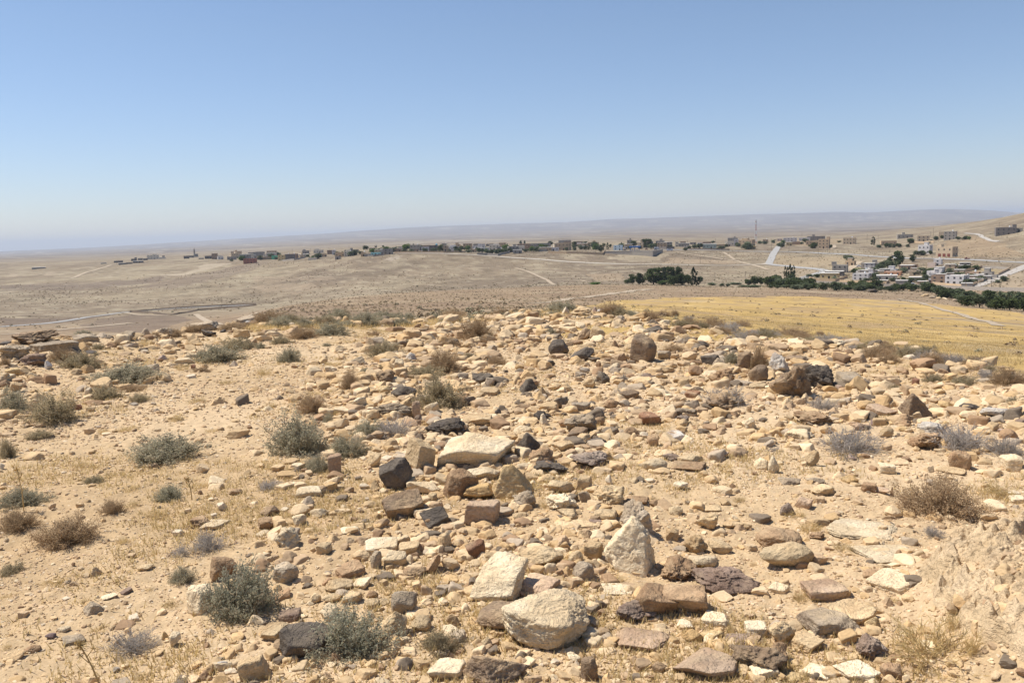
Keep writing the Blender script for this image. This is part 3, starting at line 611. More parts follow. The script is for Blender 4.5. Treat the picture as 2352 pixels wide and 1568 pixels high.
ROCKS = {
'M1': """860 865 1002 992 w b|cream squared limestone block tipped on its edge beside the dirt strip|-24|the tipped cream block
1205 758 1448 915 d r|rounded dark basalt boulder under the brown grey bush|0|the rounded basalt boulder
1072 625 1255 760 m c
1150 650 1240 728 w b
1230 530 1335 660 w b
1340 470 1440 570 q r
1385 390 1460 470 n a
1092 770 1210 868 y b
950 775 1050 858 y a
915 748 990 808 p r
1020 890 1420 1080 g c|broad pitted grey boulder in the stone row|0|the broad pitted grey boulder
1400 905 1480 1085 p b|upright pinkish slab standing against the broad pitted grey boulder|0|the upright pinkish slab
985 975 1110 1080 t a
1505 910 1650 1040 w b
1510 1040 1895 1240 d c|wide jagged black basalt boulder behind the huge white boulder|0|the wide jagged black boulder
1330 1230 1620 1565 t b|tan slab leaning against the huge white boulder|18|the leaning tan slab
1850 1030 2140 1140 t b
2140 975 2200 1060 d c
1925 645 2130 765 d c|dark basalt boulder alone on bare ground behind the stone row|0|the lone dark boulder
1765 700 1840 755 n b
1995 590 2070 640 t p
1900 330 2020 405 t a
2065 365 2150 425 t r
1990 780 2190 865 t s
650 1380 775 1568 p b|upright pinkish tan stone standing beside low green shrubs|0|the upright stone by the green shrubs
700 1150 800 1230 t r
1000 1360 1130 1510 t a
1110 1390 1235 1450 w s
600 1200 700 1260 t a
130 1475 265 1550 t b
320 1455 440 1525 w s
1700 265 1790 310 w a
95 185 155 230 w r
290 200 355 245 w r
410 175 490 215 w a
165 210 225 250 t a
1380 1230 1510 1300 t r
1500 1230 1620 1320 t r
880 985 960 1035 n b
610 170 650 200 w a
1690 280 1840 320 t s
1280 640 1360 720 t a
2240 1300 2294 1340 w a
1160 840 1230 900 t a
1030 1100 1110 1150 t a
820 1020 910 1080 t a
1410 1160 1510 1220 t a
1480 620 1540 660 t a
1420 1030 1490 1110 m a""",
'M2': """520 50 725 150 t c|large cracked tan boulder crowning the crest of the rise|0|the cracked tan crest boulder
440 60 530 140 w p
135 110 245 190 n b|dark brown block on the crest beside the tall brown bush|0|the dark brown crest block
340 60 400 95 d b
760 75 835 115 q r
720 60 765 110 p p
695 235 840 370 t b|0|28
1185 230 1355 310 d s|thick dark basalt slab lying flat on pale rubble|-8|the thick dark slab|14
1055 310 1300 580 m b|tall grey brown boulder leaning over the pale rubble|14|the tall leaning boulder
1300 455 1430 540 g b
325 350 515 505 d r|round dark basalt boulder in pale rubble|0|the round dark boulder
520 420 740 555 d s|dark slab tilted up on a tan underside|-24|the tilted dark slab
260 535 390 610 d c
1635 365 1765 432 d r
860 560 965 640 w a
740 635 880 760 d c
1110 650 1315 750 v c
1690 485 1870 590 d b
1780 510 1925 590 g p
2020 470 2140 640 m b
2115 580 2294 740 m r
1750 600 2000 745 n c
1690 790 2130 1000 m c|grey brown boulder half hidden by a dead grey bush|0|the bush covered boulder
55 700 250 830 d p|three sided dark basalt stone with a sharp top edge|0|the three sided dark stone
215 775 325 880 t p
320 735 455 815 t a
420 740 550 825 t a
635 690 750 800 t a
1225 785 1355 835 w b
1545 810 1690 885 r s
370 860 515 980 g c
530 910 710 1000 g b
30 920 170 1015 n a
190 975 355 1090 d c
240 1015 330 1125 w p
465 1005 765 1215 g c|grey lichened boulder with a brown slab propped before it|0|the grey lichened boulder
490 1135 685 1260 m s|brown slab propped against the grey lichened boulder|-12|the propped brown slab
735 950 835 1025 w r
720 1040 835 1130 n r
1130 1005 1340 1135 r b|reddish brown brick shaped block standing alone on sand|-4|the brick shaped block
1455 950 1660 1045 g c
1475 1025 1595 1110 v c
965 1120 1180 1245 n p
1360 1160 1560 1280 q s
1210 1200 1315 1315 n b
1120 1175 1225 1240 w r
20 1170 260 1390 d p|sharp grey black basalt block beside the huge white boulder|0|the sharp basalt block
150 1310 375 1490 n c
185 1440 510 1568 d c|low black basalt clinker in front of the sharp basalt block|0|the low black clinker
510 1350 870 1530 v c|broad purple brown craggy rock with a lumpy top|0|the broad purple craggy rock
660 1220 870 1320 d c
345 1260 550 1365 t b
550 1185 710 1290 t s|0|-20
10 1120 190 1235 w r
1155 1405 1395 1545 w r|fat rounded cream stone on the open stony slope|0|the fat cream stone
1420 1460 1745 1545 n s
1480 1380 1710 1470 t b|0|-12
1345 1365 1505 1450 v c
1740 1360 1945 1425 p b
2165 1410 2294 1530 w r
2040 1050 2190 1180 w c
1480 540 1600 600 t a
1420 480 1500 540 t b
1530 440 1660 500 n b
1240 310 1320 360 t a
880 360 960 460 n p
1870 400 1950 430 t b
2110 265 2200 310 n b
1760 265 1850 305 n a
500 205 570 250 t a
690 355 755 400 t r
500 360 640 405 n b
490 290 545 340 n a
100 260 200 310 d a
10 350 110 400 n s
50 220 120 250 d c
750 545 800 605 n b
600 600 700 660 g r
960 800 1140 900 m a
950 890 1060 965 g a
640 555 700 600 t a
1060 1090 1110 1130 t a
1850 1110 1920 1165 t r
1740 1240 1840 1290 t a
560 680 650 730 t a
820 890 960 975 n a
1440 690 1620 750 t r
840 870 920 930 t a
1320 700 1390 760 t a
290 910 360 965 n c
2100 940 2150 1010 t a
2120 740 2290 800 t s""",
'M3': """0 470 190 670 q c|white grey crystalline boulder beside the huge hollow boulder|0|the white crystalline boulder
10 560 390 900 m c|huge grey brown boulder with a hollowed front face|8|the huge hollow boulder
320 580 590 820 d c|dark craggy boulder touching the huge hollow boulder|0|the dark craggy boulder
160 490 335 575 m b
605 640 850 790 g s|grey flat topped slab with dark broken sides|4|the grey flat topped slab
690 745 760 830 y b
1170 820 1455 1080 m p|big three sided grey brown boulder with a pointed top|0|the pointed grey brown boulder
880 920 1150 1040 p s|pale pinkish slab with a hollow top|8|the pale hollow topped slab
1115 1010 1280 1140 n c
1290 700 1355 765 r b
1705 920 1900 1010 d c
1910 950 2190 1060 q r
1530 905 1645 970 y r
1255 1170 1580 1360 n c|brown craggy boulder beside the spread of dead grey brush|0|the brown craggy boulder
1340 1080 1590 1210 q c
225 1000 580 1130 n c
460 1110 585 1205 t r
180 1110 310 1175 y c
1000 1130 1120 1245 t r
725 1075 925 1180 p c
1620 1340 1815 1530 n b|brown upright block in front of dead grey brush|0|the brown upright block
2075 1385 2270 1550 w b
1195 1395 1285 1455 n r
1170 1130 1260 1180 y r
1020 1280 1110 1350 t r
330 1340 465 1500 t a
985 1460 1140 1565 w b
0 1395 100 1568 w r
580 430 690 495 n c
690 440 770 495 n a
1880 620 2000 700 g c
1210 485 1330 535 w s
540 350 710 430 w c
1515 1490 1760 1568 t s
2200 1060 2294 1140 v c
60 390 125 435 r a
470 465 550 500 n b
170 400 270 440 n b
930 660 1050 720 t a
950 690 1030 730 t a
1150 600 1260 670 n a
820 610 880 660 n b
1900 760 2040 800 t b
1680 740 1790 790 t r
1460 750 1570 800 t a
1130 370 1250 415 t s
1590 740 1690 790 t b
2050 870 2150 930 t a
600 760 660 810 p a
920 1070 1040 1130 v s
1420 870 1530 930 t r
2060 1150 2150 1190 p a
860 1290 920 1340 p a
130 860 200 920 y a
700 1380 790 1430 p a
1560 1080 1620 1130 y a""",
'M0': """190 480 415 605 v c|purple grey boulder on the far edge ledges|0|the purple grey boulder
405 545 470 630 q a
285 360 700 490 g s|long grey ledge of bedrock along the brow|0|the long grey ledge
0 400 270 540 g c
130 335 530 400 m c
1005 280 1215 375 g c|layered knob of bedrock at the brow|0|the layered bedrock knob
660 300 890 385 g s
640 610 740 675 t r|tan stone lying in front of a grey brown bush|0|the tan stone before the bush
765 785 830 880 w a
1810 260 1940 335 d c|dark basalt stone perched on the pebbly rise|0|the perched dark stone
1965 262 2030 292 d c
1435 370 1505 430 y r
1415 490 1500 560 p a
2050 540 2135 600 w p
1665 665 1755 705 w s
1710 575 1755 620 r b
60 610 180 700 y b
0 655 140 730 w s
100 735 205 830 t b|0|26
245 640 345 715 t a
760 1140 855 1205 t b
650 930 735 990 r b
2215 1120 2262 1155 n r
1420 245 1600 340 g c
1660 185 1960 280 g s|0|-10
2120 140 2294 200 g s|0|-8
0 370 110 410 d s
770 450 870 500 d s
0 715 90 790 n r
1200 510 1290 560 n c
1380 540 1400 580 w r
1260 440 1330 480 w r
900 450 965 475 w r
2200 185 2270 220 q a
200 1105 290 1145 t a
290 1095 400 1145 t b
20 1180 140 1230 t s
925 900 1000 940 t r
775 955 850 1005 t b
1160 915 1240 950 g s
690 1090 760 1130 t a
0 1460 45 1520 w a""",
'B0': """1590 600 1790 800 n b|brown pitted stone with a square top behind the big green shrub|8|the square brown stone
1420 830 1630 1070 w a|large cream stone beside the big green shrub|0|the large cream stone|20
640 945 795 1050 g p|grey tan wedge of stone on bare soil|0|the grey tan wedge
680 680 785 765 t p
520 790 600 840 t p
765 890 890 945 w a
910 845 1000 905 v s|0|-20
1040 665 1160 725 t r
955 585 1030 630 t s
1505 340 1745 415 w s|pale slab lying behind the dead grey brush|-10|the pale slab by dead brush
1435 310 1600 400 n c
1305 410 1390 465 w s
1285 1185 1370 1300 w a|upright cream stone leaning on a thin tan stone|0|the upright cream stone
1220 1175 1280 1245 y p
35 1330 200 1410 t s
190 1270 310 1345 n r
480 1205 645 1280 g s
420 500 485 545 w r
505 485 550 515 w r
370 210 425 260 t b
1800 1350 2048 1568 t b|tan block cut by the frame's lower edge beside the dark boulder|0|the tan block by the dark boulder
1600 1370 1700 1445 g b
1645 1400 1725 1480 q a
1690 1450 1785 1505 w r
1725 100 1830 155 n r
1495 110 1530 150 n r
345 1185 425 1240 v r
430 1135 535 1190 w b
140 1020 225 1080 t s
470 915 530 945 w s
855 1440 910 1490 g a
860 1230 910 1290 t s
1075 1340 1115 1375 t r
1590 285 1640 330 w b
1640 200 1715 270 w a
1670 610 1700 640 w a
540 655 570 690 n a
970 1050 1050 1110 w s
920 940 970 980 t a
1645 1480 1700 1520 t r""",
'B1': """950 105 1275 345 m b|broad grey brown slab stone facing the dirt strip|-4|the broad grey brown slab stone|26
1235 245 1470 410 d s|dark grey slab in front of the broad grey brown slab stone|-10|the dark grey slab|24
1570 180 1855 410 p b|pinkish tan block with a flat face below the huge white boulder|6|the flat faced pinkish block
1565 45 1800 195 y a
1135 20 1395 160 w a
1290 135 1375 215 t b
20 315 155 420 n r
275 290 385 390 w b
30 235 180 320 m a
150 385 350 560 w c
455 510 580 605 t b
300 80 505 165 w s
505 55 620 130 y b
820 470 1075 600 w s
865 570 955 710 g a
965 565 1140 710 w b|cream block with a clean top face among mixed stones|0|the clean cream block|26
1075 505 1245 615 t b
725 560 860 655 t r
595 640 830 790 n s|brown tan slab propped up over a dark gap|-14|the brown slab over a gap
520 770 735 885 t r
715 765 880 865 w s|0|-16
1090 680 1290 800 n c
1270 590 1400 760 n s|thin brown shard standing on end|-58|the thin brown shard
1370 430 1480 575 t r
1580 490 1735 645 r b|small reddish brown brick of stone|-18|the small red brown brick
1525 400 1600 460 t r
640 865 810 975 t b
410 890 495 975 t a
500 880 640 970 t r
1020 880 1225 1085 g b|grey tan stone with a rounded face in the rubble|0|the round faced grey stone|25
830 865 925 935 n r
910 920 1015 990 t a
820 935 930 1010 t s
870 1020 1150 1265 t p|large tan wedge of stone behind the front green shrub|20|the large tan wedge
485 970 630 1090 w s
35 1105 280 1270 t b|tan block beside the dark boulder and green shrub|-6|the tan block by the green shrub|18
185 1110 575 1400 d b|dark basalt boulder half behind the front green shrub|6|the dark boulder by the shrub
130 660 330 830 g b|grey tan flat stone behind the big green shrub|0|the flat stone behind the shrub
170 1015 350 1120 v s
1430 1040 1540 1150 t a
1170 1060 1330 1200 t a
1290 1390 1600 1568 w s
920 1325 1005 1400 t b
985 1275 1100 1375 t a
1700 1210 1785 1310 t a
640 390 780 445 w s
560 430 605 450 t r
1160 575 1240 640 n a
380 220 440 275 t a
1180 480 1250 540 t s
1440 1330 1500 1380 t a
1180 790 1230 830 t a
1370 920 1470 990 w a
470 70 560 110 t a
780 55 860 105 w r
180 240 250 280 w s
990 350 1030 390 t a""",
'B2': """45 510 395 715 t r|fat tan loaf shaped stone behind the tilted cream slab|0|the loaf shaped stone
815 200 1080 510 g c|pitted grey stone standing behind the tall tan pinnacle|0|the pitted standing stone
605 60 855 240 t c
0 105 185 270 g c
250 135 500 290 w c
270 30 480 150 t a
340 250 500 350 t a
425 565 545 690 t r|round tan pebble like stone at the foot of the pinnacle|0|the round pebble stone
540 500 690 655 t b
455 645 625 810 g r
615 260 800 360 t b
580 330 690 385 v b
310 345 690 410 t s
925 830 1260 1105 n b|brown tan block with a flat slanting top|16|the slant topped brown block|24
1130 810 1475 1075 n b|wide brown block with a striped dark side|0|the wide striped block|22
780 920 1100 1130 v c|dark purple brown craggy rock in front of two brown blocks|0|the dark purple crag
665 830 910 910 w s|thin cream slab lying flat below the pinnacle|0|the thin cream slab
1340 690 1880 920 v c|long rough striped brown rock lying on its side|-6|the long striped rock
1090 610 1400 820 n c|rough brown tan rock between pinnacle and long striped rock|0|the rough brown rock
1290 430 1480 610 t c
1480 475 1665 610 t a
1160 400 1260 500 t b
1390 280 1560 430 t c
1330 590 1550 720 w a
1205 1315 1710 1568 p b|big tan block with a grey smooth face at the front|12|the big front block|20
1750 1105 1925 1225 w b
520 1380 650 1568 m s
1275 1145 1450 1270 y a
1405 1180 1600 1270 y b
1235 1080 1370 1165 w a
780 1180 1230 1340 p s|low pinkish tan sheet of bedrock breaking the sand|0|the low bedrock sheet
415 1330 520 1420 w r
290 1380 365 1440 w r
1055 1410 1175 1500 n s
535 1060 665 1150 g a
1180 230 1290 310 t r
1030 175 1145 250 n r
860 150 1035 215 n s
1215 45 1330 115 w b
845 10 960 65 t a
1605 1205 1932 1290 v s
1500 75 1665 155 w s
1400 230 1585 280 t s
1590 350 1755 410 t a
230 0 330 60 t a
440 110 500 160 t a
480 0 610 120 t b
700 0 760 80 w a
0 280 120 340 t a
15 430 170 515 t a
500 110 600 210 g a
720 1130 800 1160 t s
1640 60 1700 100 n p
1000 20 1090 60 w a""",
'B3': """240 800 600 970 p b|pinkish tan block with a pitted dark front|0|the pitted pink tan block
210 1010 710 1245 g b|long grey tan block with a rough white top|0|the long grey tan block|18
180 1190 420 1350 t s
665 1190 910 1420 v c|purple brown stone full of holes|0|the holed purple stone
730 1065 850 1185 y p|small ochre triangular stone behind the holed purple stone|0|the ochre triangle stone
0 1100 210 1320 t c
310 425 425 490 n c
315 60 500 170 t c|tan stone with an undercut edge at the bare bedrock|0|the undercut tan stone
550 0 680 70 y s
75 10 245 80 g a
285 15 425 60 g a
90 205 200 315 v a
205 165 340 260 p b
340 160 425 220 t b
705 55 820 130 n b
860 290 970 350 n p
490 1400 840 1568 w s
845 1420 1005 1560 n b
240 1460 510 1568 w b
110 1480 275 1568 y r
0 810 160 900 w s
715 700 860 790 n r|brown stone set in a hollow of the pale bedrock|0|the stone in the hollow
1820 150 1932 220 w s
1810 110 1900 160 w a
920 90 950 165 n p
0 1250 150 1450 n c
600 1290 640 1340 t a
440 1190 500 1240 y r
840 60 880 90 t r
500 130 545 165 t r
790 85 920 150 p c
640 180 720 230 t a""",
'F': """1003 992 1190 1085 w b|huge white limestone boulder with a flat top in the middle|4|the huge white boulder|22
872 1050 952 1132 d b|dark basalt block tipped in front of the leaning tan slab|-22|the tipped basalt block
1017 1075 1105 1150 n b|squat brown block in front of the huge white boulder|6|the squat brown block
1130 1060 1226 1152 y p|tan upright slab with a slanting top before the huge white boulder|-14|the slant topped tan slab
1070 1070 1150 1110 w r
1384 1186 1508 1328 w p|tall tan pinnacle of stone with a bright smooth side|14|the tall tan pinnacle|12
1078 1275 1219 1392 w s|big cream slab tilted up on a brown stone|-17|the tilted cream slab|24
1095 1378 1232 1458 m r|brown stone propping up the tilted cream slab|0|the propping brown stone
1150 1350 1362 1510 w r|big smooth cream boulder with a domed top near the front|0|the domed cream boulder|18
1062 1482 1222 1580 m p|large dark brown wedge at the lower edge under the domed cream boulder|-8|the dark front wedge
1672 1468 1808 1566 m c|brown craggy boulder at the lower edge beside the big front block|0|the brown front crag
1745 1235 1868 1312 t r|large tan stone with a shaded overhang beside dry grass|0|the overhanging tan stone
1735 1205 1842 1266 n r|smooth brown hump behind the overhanging tan stone|0|the smooth brown hump
1720 1520 1790 1568 w r
1195 1320 1290 1375 p s
1610 1408 1680 1440 w b
1900 1185 2060 1240 w s|flat pale bedrock plate cut by a crooked crack|0|the cracked bedrock plate|2
1945 1225 2120 1300 w s|broad pale bedrock plate beside the earthy bank|0|the broad bedrock plate|2
1990 1310 2110 1370 w s
1900 1380 2010 1440 t s
1800 985 1870 1010 w c
1895 1000 1950 1030 t s""",
}
SMALL = []; STONE_TINT = {'t': (.50, .355, .21), 'y': (.50, .345, .17), 'w': (.62, .50, .35), 'g': (.35, .29, .22), 'q': (.5, .46, .41), 'n': (.30, .195, .115), 'r': (.27, .145, .09), 'p': (.45, .33, .25), 'd': (.12, .10, .085), 'v': (.2, .14, .12), 'm': (.25, .18, .125)}
_ar = []
for cr, txt in ROCKS.items():
    for line in txt.split('\n'):
        q_ = line.split('|')[0].split(); (a0, b0), (a1, b1) = CR[cr](float(q_[0]), float(q_[1])), CR[cr](float(q_[2]), float(q_[3])); _ar.append((a1 - a0) * (b1 - b0))
SMALL_AREA = sorted(_ar)[-284]
for cr, txt in ROCKS.items():
    for line in txt.split('\n'):
        a = line.split('|'); q_ = a[0].split()
        lab = a[1] if len(a) > 1 and a[1] != '0' else None
        tl = float(a[2]) if len(a) > 2 else 0.0
        rock(cr, *map(float, q_[:4]), q_[4], q_[5], lab, tl, lm=a[3] if len(a) > 3 and a[3] else None, pitch=float(a[4]) if len(a) > 4 else 8.0)
THINGS_ROCKS = len(THINGS)

# the rough earthy bank at the lower right
na, nr_ = 640, 280
aa, rr_ = np.meshgrid(np.linspace(0, 2 * math.pi, na, endpoint=False), np.linspace(0, 1, nr_) ** .8, indexing='ij')
ca_, sa_ = np.cos(aa), np.sin(aa); edge = (1 + .16 * fbm2(ca_ * 1.6, sa_ * 1.6, 501, 3)) * (.90 + .06 * fbm2(ca_ * 6, sa_ * 6, 505, 2))
gx, gy = 2.48 + 1.0 * edge * rr_ * ca_, 3.12 + 1.02 * edge * rr_ * sa_
q3 = np.stack([gx, gy, zat(gx, gy)], -1)
lum = perlin3(q3 * 17 + 5); pitn = perlin3(q3 * 8 + 17)
ruf = .05 * perlin3(q3 * 3.5 + 3) + .05 * (.32 - np.abs(perlin3(q3 * 8 + 7))) - .06 * np.clip(pitn - .12, 0, 1) + .042 * np.clip(lum - .05, 0, .5) - .03 * np.clip(-lum - .2, 0, 1) + .034 * np.clip(perlin3(q3 * 36 + 9), -.1, .6)
fade = sstep(0, .12, 1 - rr_)
gz = zat(gx, gy) + (.015 + ruf) * (.25 + .75 * fade) - .05 * (1 - fade)
vid = np.arange(na * nr_).reshape(na, nr_); nx = np.roll(vid, -1, 0)
fo = np.stack([vid[:, :-1], vid[:, 1:], nx[:, 1:], nx[:, :-1]], -1).reshape(-1, 4)
c0 = np.array([2.48, 3.12, 0.0])
o = link("rock_outcrop", mesh_np("rock_outcrop", np.stack([gx - c0[0], gy - c0[1], gz], -1).reshape(-1, 3), np.ascontiguousarray(fo), RM['e'], True), None, c0)
OCC.append((c0[0], c0[1], 1.0))
LAND.append((2250, 1390, "the crumbly rock outcrop"))
THINGS.append([o, 2250, 1390, "crumbly sandy rock outcrop with a lumpy weathered face", None, 'outcrop', True])

# ------------------------------------------------------------------ loose stones and gravel: nobody could count them
def scatter(name, n, rlo, rhi, smin, smax, power, level, protos, palette, weights, rexp, dens, extra=None, styles='abpas'):
    V0 = [rock_verts(5000 + i + 100 * level, styles[i % len(styles)], level)[0] for i in range(protos)]; f0 = ICO[level][1]; nv = len(V0[0])
    pts = []
    while len(pts) < n:
        m = n * 2
        u = rng.random(m); r = (rlo ** rexp + (rhi ** rexp - rlo ** rexp) * u) ** (1 / rexp)
        t = rng.uniform(-.66, .76, m); x, y = r * np.sin(t), r * np.cos(t)
        keep = rng.random(m) < dens(x, y)
        pts += list(zip(x[keep], y[keep]))
    pts = np.array(pts[:n])
    size = smin * (1 - rng.random(n) * (1 - (smin / smax) ** power)) ** (-1 / power)
    size *= np.clip(np.hypot(pts[:, 0], pts[:, 1]) / 6, .75, 1.7)
    size = np.minimum(size, .022 * np.hypot(pts[:, 0], pts[:, 1]))
    z = zat(pts[:, 0], pts[:, 1])
    occ = np.array(OCC)
    VV = np.empty((n, nv, 3)); CC = np.empty((n, nv, 3)); ci = rng.choice(len(palette), n, p=np.array(weights) / sum(weights))
    pal = np.array(palette)
    for i in range(n):
        s = size[i]; a = rng.uniform(0, 6.283); ca, sa = math.cos(a), math.sin(a)
        e = np.array([s * rng.uniform(.8, 1.3), s * rng.uniform(.7, 1.1), s * rng.uniform(.38, .85)]) * .5
        p = V0[i % protos] * e
        tx = rng.normal() * .25; p = p @ np.array([[1, 0, 0], [0, math.cos(tx), -math.sin(tx)], [0, math.sin(tx), math.cos(tx)]])
        VV[i, :, 0] = p[:, 0] * ca - p[:, 1] * sa + pts[i, 0]; VV[i, :, 1] = p[:, 0] * sa + p[:, 1] * ca + pts[i, 1]
        VV[i, :, 2] = p[:, 2] + z[i] + e[2] * (rng.uniform(-.1, .45) if level < 4 else rng.uniform(-.35, .3))
        CC[i] = (pal[ci[i]] * .82 + np.array((.56, .41, .245)) * .18) * rng.uniform(.84, 1.14)
    FF = (f0[None] + (np.arange(n) * nv)[:, None, None]).reshape(-1, 3); VV = VV.reshape(-1, 3); CC = CC.reshape(-1, 3)
    if extra:
        for p, f, c_ in extra:
            FF = np.concatenate([FF, f + len(VV)]); VV = np.concatenate([VV, p]); CC = np.concatenate([CC, np.tile(c_, (len(p), 1))])
    me = mesh_np(name, VV.reshape(-1, 3), np.ascontiguousarray(FF), m_loose, level >= 4, CC.reshape(-1, 3))
    return tag(link(name, me), kind="stuff")
m_loose, lnt, lb = new_mat("loose_stone")
la = nd(lnt, "ShaderNodeAttribute", attribute_name="tint"); ltc = nd(lnt, "ShaderNodeTexCoord")
lf = noise_node(lnt, ltc.outputs["Object"], 70, 4, .65); lg = noise_node(lnt, ltc.outputs["Object"], 14, 4, .6)
lc = mix(lnt, 1.0, la.outputs["Color"], ramp(lnt, lf, .25, .75, .82, 1.16), 'MULTIPLY')
lc = mix(lnt, 1.0, lc, ramp(lnt, lg, .3, .7, .86, 1.1), 'MULTIPLY')
lnt.links.new(lc, lb.inputs["Base Color"]); bump(lnt, lb, [(lf, .5, .005)])
PAL = [(.53, .37, .20), (.59, .435, .26), (.67, .525, .335), (.53, .35, .17), (.38, .26, .155), (.30, .18, .10), (.12, .095, .075), (.37, .295, .215)]

def rubble(x, y):
    """how stony the hilltop is: a ridge and mound of rubble from the middle to the right, a trodden strip on the left"""
    t = np.arctan2(x, y); r = np.hypot(x, y)
    rd = np.exp(-(ridge_d(x, y) / (.35 + .055 * r)) ** 2)
    clump = np.clip(.35 + 1.9 * fbm2(x * 1.1, y * 1.1, 201, 3), .05, 1)
    s = np.where(in_poly(x, y, STRIP), .012, .42 * clump + .12)
    d = np.clip(s + .9 * rd * (.4 + .6 * clump), 0, 1)
    d *= np.where((t > .12) & (r < 6.5), .75, 1)
    return np.where(r > np.interp(t, TH, _lr[0]) * 1.04, 0.0, d)
scatter("rubble", 1650, 3.0, 21, .09, .27, 1.9, 4, 22, PAL, [4, 3.6, 1.4, 2.2, 1.8, 1.1, 1.1, .7], .70, lambda x, y: rubble(x, y) ** 1.6, None, "abpbas")
scatter("loose_stones", 5300, 2.7, 22, .040, .24, 2.0, 3, 14, PAL, [4, 3.6, 1.4, 2.2, 1.8, 1.1, .9, .7], .62, rubble, SMALL)
scatter("gravel", 19000, 2.6, 17, .014, .06, 1.9, 2, 10, PAL, [4, 4, 2.4, 2, .8, .4, .2, .3], .45, lambda x, y: .22 + .78 * rubble(x, y))
GPAL = [(.57, .40, .24), (.62, .455, .29), (.50, .335, .19), (.66, .53, .37), (.40, .27, .16)]
scatter("pebbles", 60000, 2.6, 15, .008, .030, 1.5, 1, 12, GPAL, [4, 4, 3, 1.5, 1], .30, lambda x, y: np.clip(.5 + 1.2 * fbm2(x * .8, y * .8, 221, 3), .12, 1) * (np.hypot(x, y) < np.interp(np.arctan2(x, y), TH, _lr[0]) * 1.1))
# ------------------------------------------------------------------ shrubs
def leafmat(name, c0, c1, c2, trans=.15):
    m, nt, b = new_mat(name); oi = nd(nt, "ShaderNodeObjectInfo"); tcx = nd(nt, "ShaderNodeTexCoord"); ge = nd(nt, "ShaderNodeNewGeometry")
    n = noise_node(nt, tcx.outputs["Object"], 6, 4, .7)
    c = mix(nt, ramp(nt, n, .35, .65), c0, c1); c = mix(nt, math_node(nt, 'MULTIPLY', ge.outputs["Random Per Island"], .7), c, c2)
    hs = nd(nt, "ShaderNodeHueSaturation"); nt.links.new(c, hs.inputs["Color"]); nt.links.new(ramp(nt, oi.outputs["Random"], 0, 1, .86, 1.16), hs.inputs["Value"])
    nt.links.new(hs.outputs[0], b.inputs["Base Color"])
    tr = nd(nt, "ShaderNodeBsdfTranslucent"); nt.links.new(hs.outputs[0], tr.inputs["Color"]); ms = nd(nt, "ShaderNodeMixShader"); ms.inputs[0].default_value = .48
    nt.links.new(b.outputs[0], ms.inputs[1]); nt.links.new(tr.outputs[0], ms.inputs[2]); nt.links.new(ms.outputs[0], nt.nodes["Material Output"].inputs["Surface"])
    return m
M_TW = {'g': leafmat("pale_twig", (.30, .23, .15), (.38, .30, .20), (.46, .38, .27)), 'b': leafmat("brown_twig", (.28, .18, .10), (.36, .24, .14), (.45, .33, .20)),
        'd': leafmat("dead_twig", (.29, .25, .21), (.39, .34, .295), (.50, .455, .40)), 'y': leafmat("straw_twig", (.44, .31, .13), (.53, .39, .18), (.62, .50, .28))}
M_LF = {'g': leafmat("grey_green_leaf", (.31, .28, .18), (.37, .335, .225), (.46, .42, .30)), 'G': leafmat("green_leaf", (.31, .295, .195), (.37, .35, .24), (.46, .435, .32)), 'b': leafmat("brown_seed_head", (.33, .225, .125), (.41, .29, .17), (.50, .38, .24)),
        'd': leafmat("dry_grey_twig", (.32, .275, .23), (.41, .365, .315), (.52, .48, .43)), 'y': leafmat("straw_leaf", (.50, .355, .135), (.58, .43, .20), (.66, .53, .30)),
        'o': leafmat("olive_brown_leaf", (.30, .245, .14), (.37, .30, .18), (.45, .38, .24))}

def ribbons(paths, w0, w1, g):
    """thin flat strips along polylines"""
    V, Fc = [], []
    for P in paths:
        P = np.array(P); n = len(P); d = np.gradient(P, axis=0); sd_ = np.cross(d, g.normal(size=3)); sd_ /= np.linalg.norm(sd_, axis=1)[:, None] + 1e-9
        w = np.linspace(w0, w1, n)[:, None] * .5; b = len(V)
        V += list((P - sd_ * w)) + list((P + sd_ * w))
        Fc += [[b + i, b + i + 1, b + n + i + 1, b + n + i] for i in range(n - 1)]
    return np.array(V), np.array(Fc)

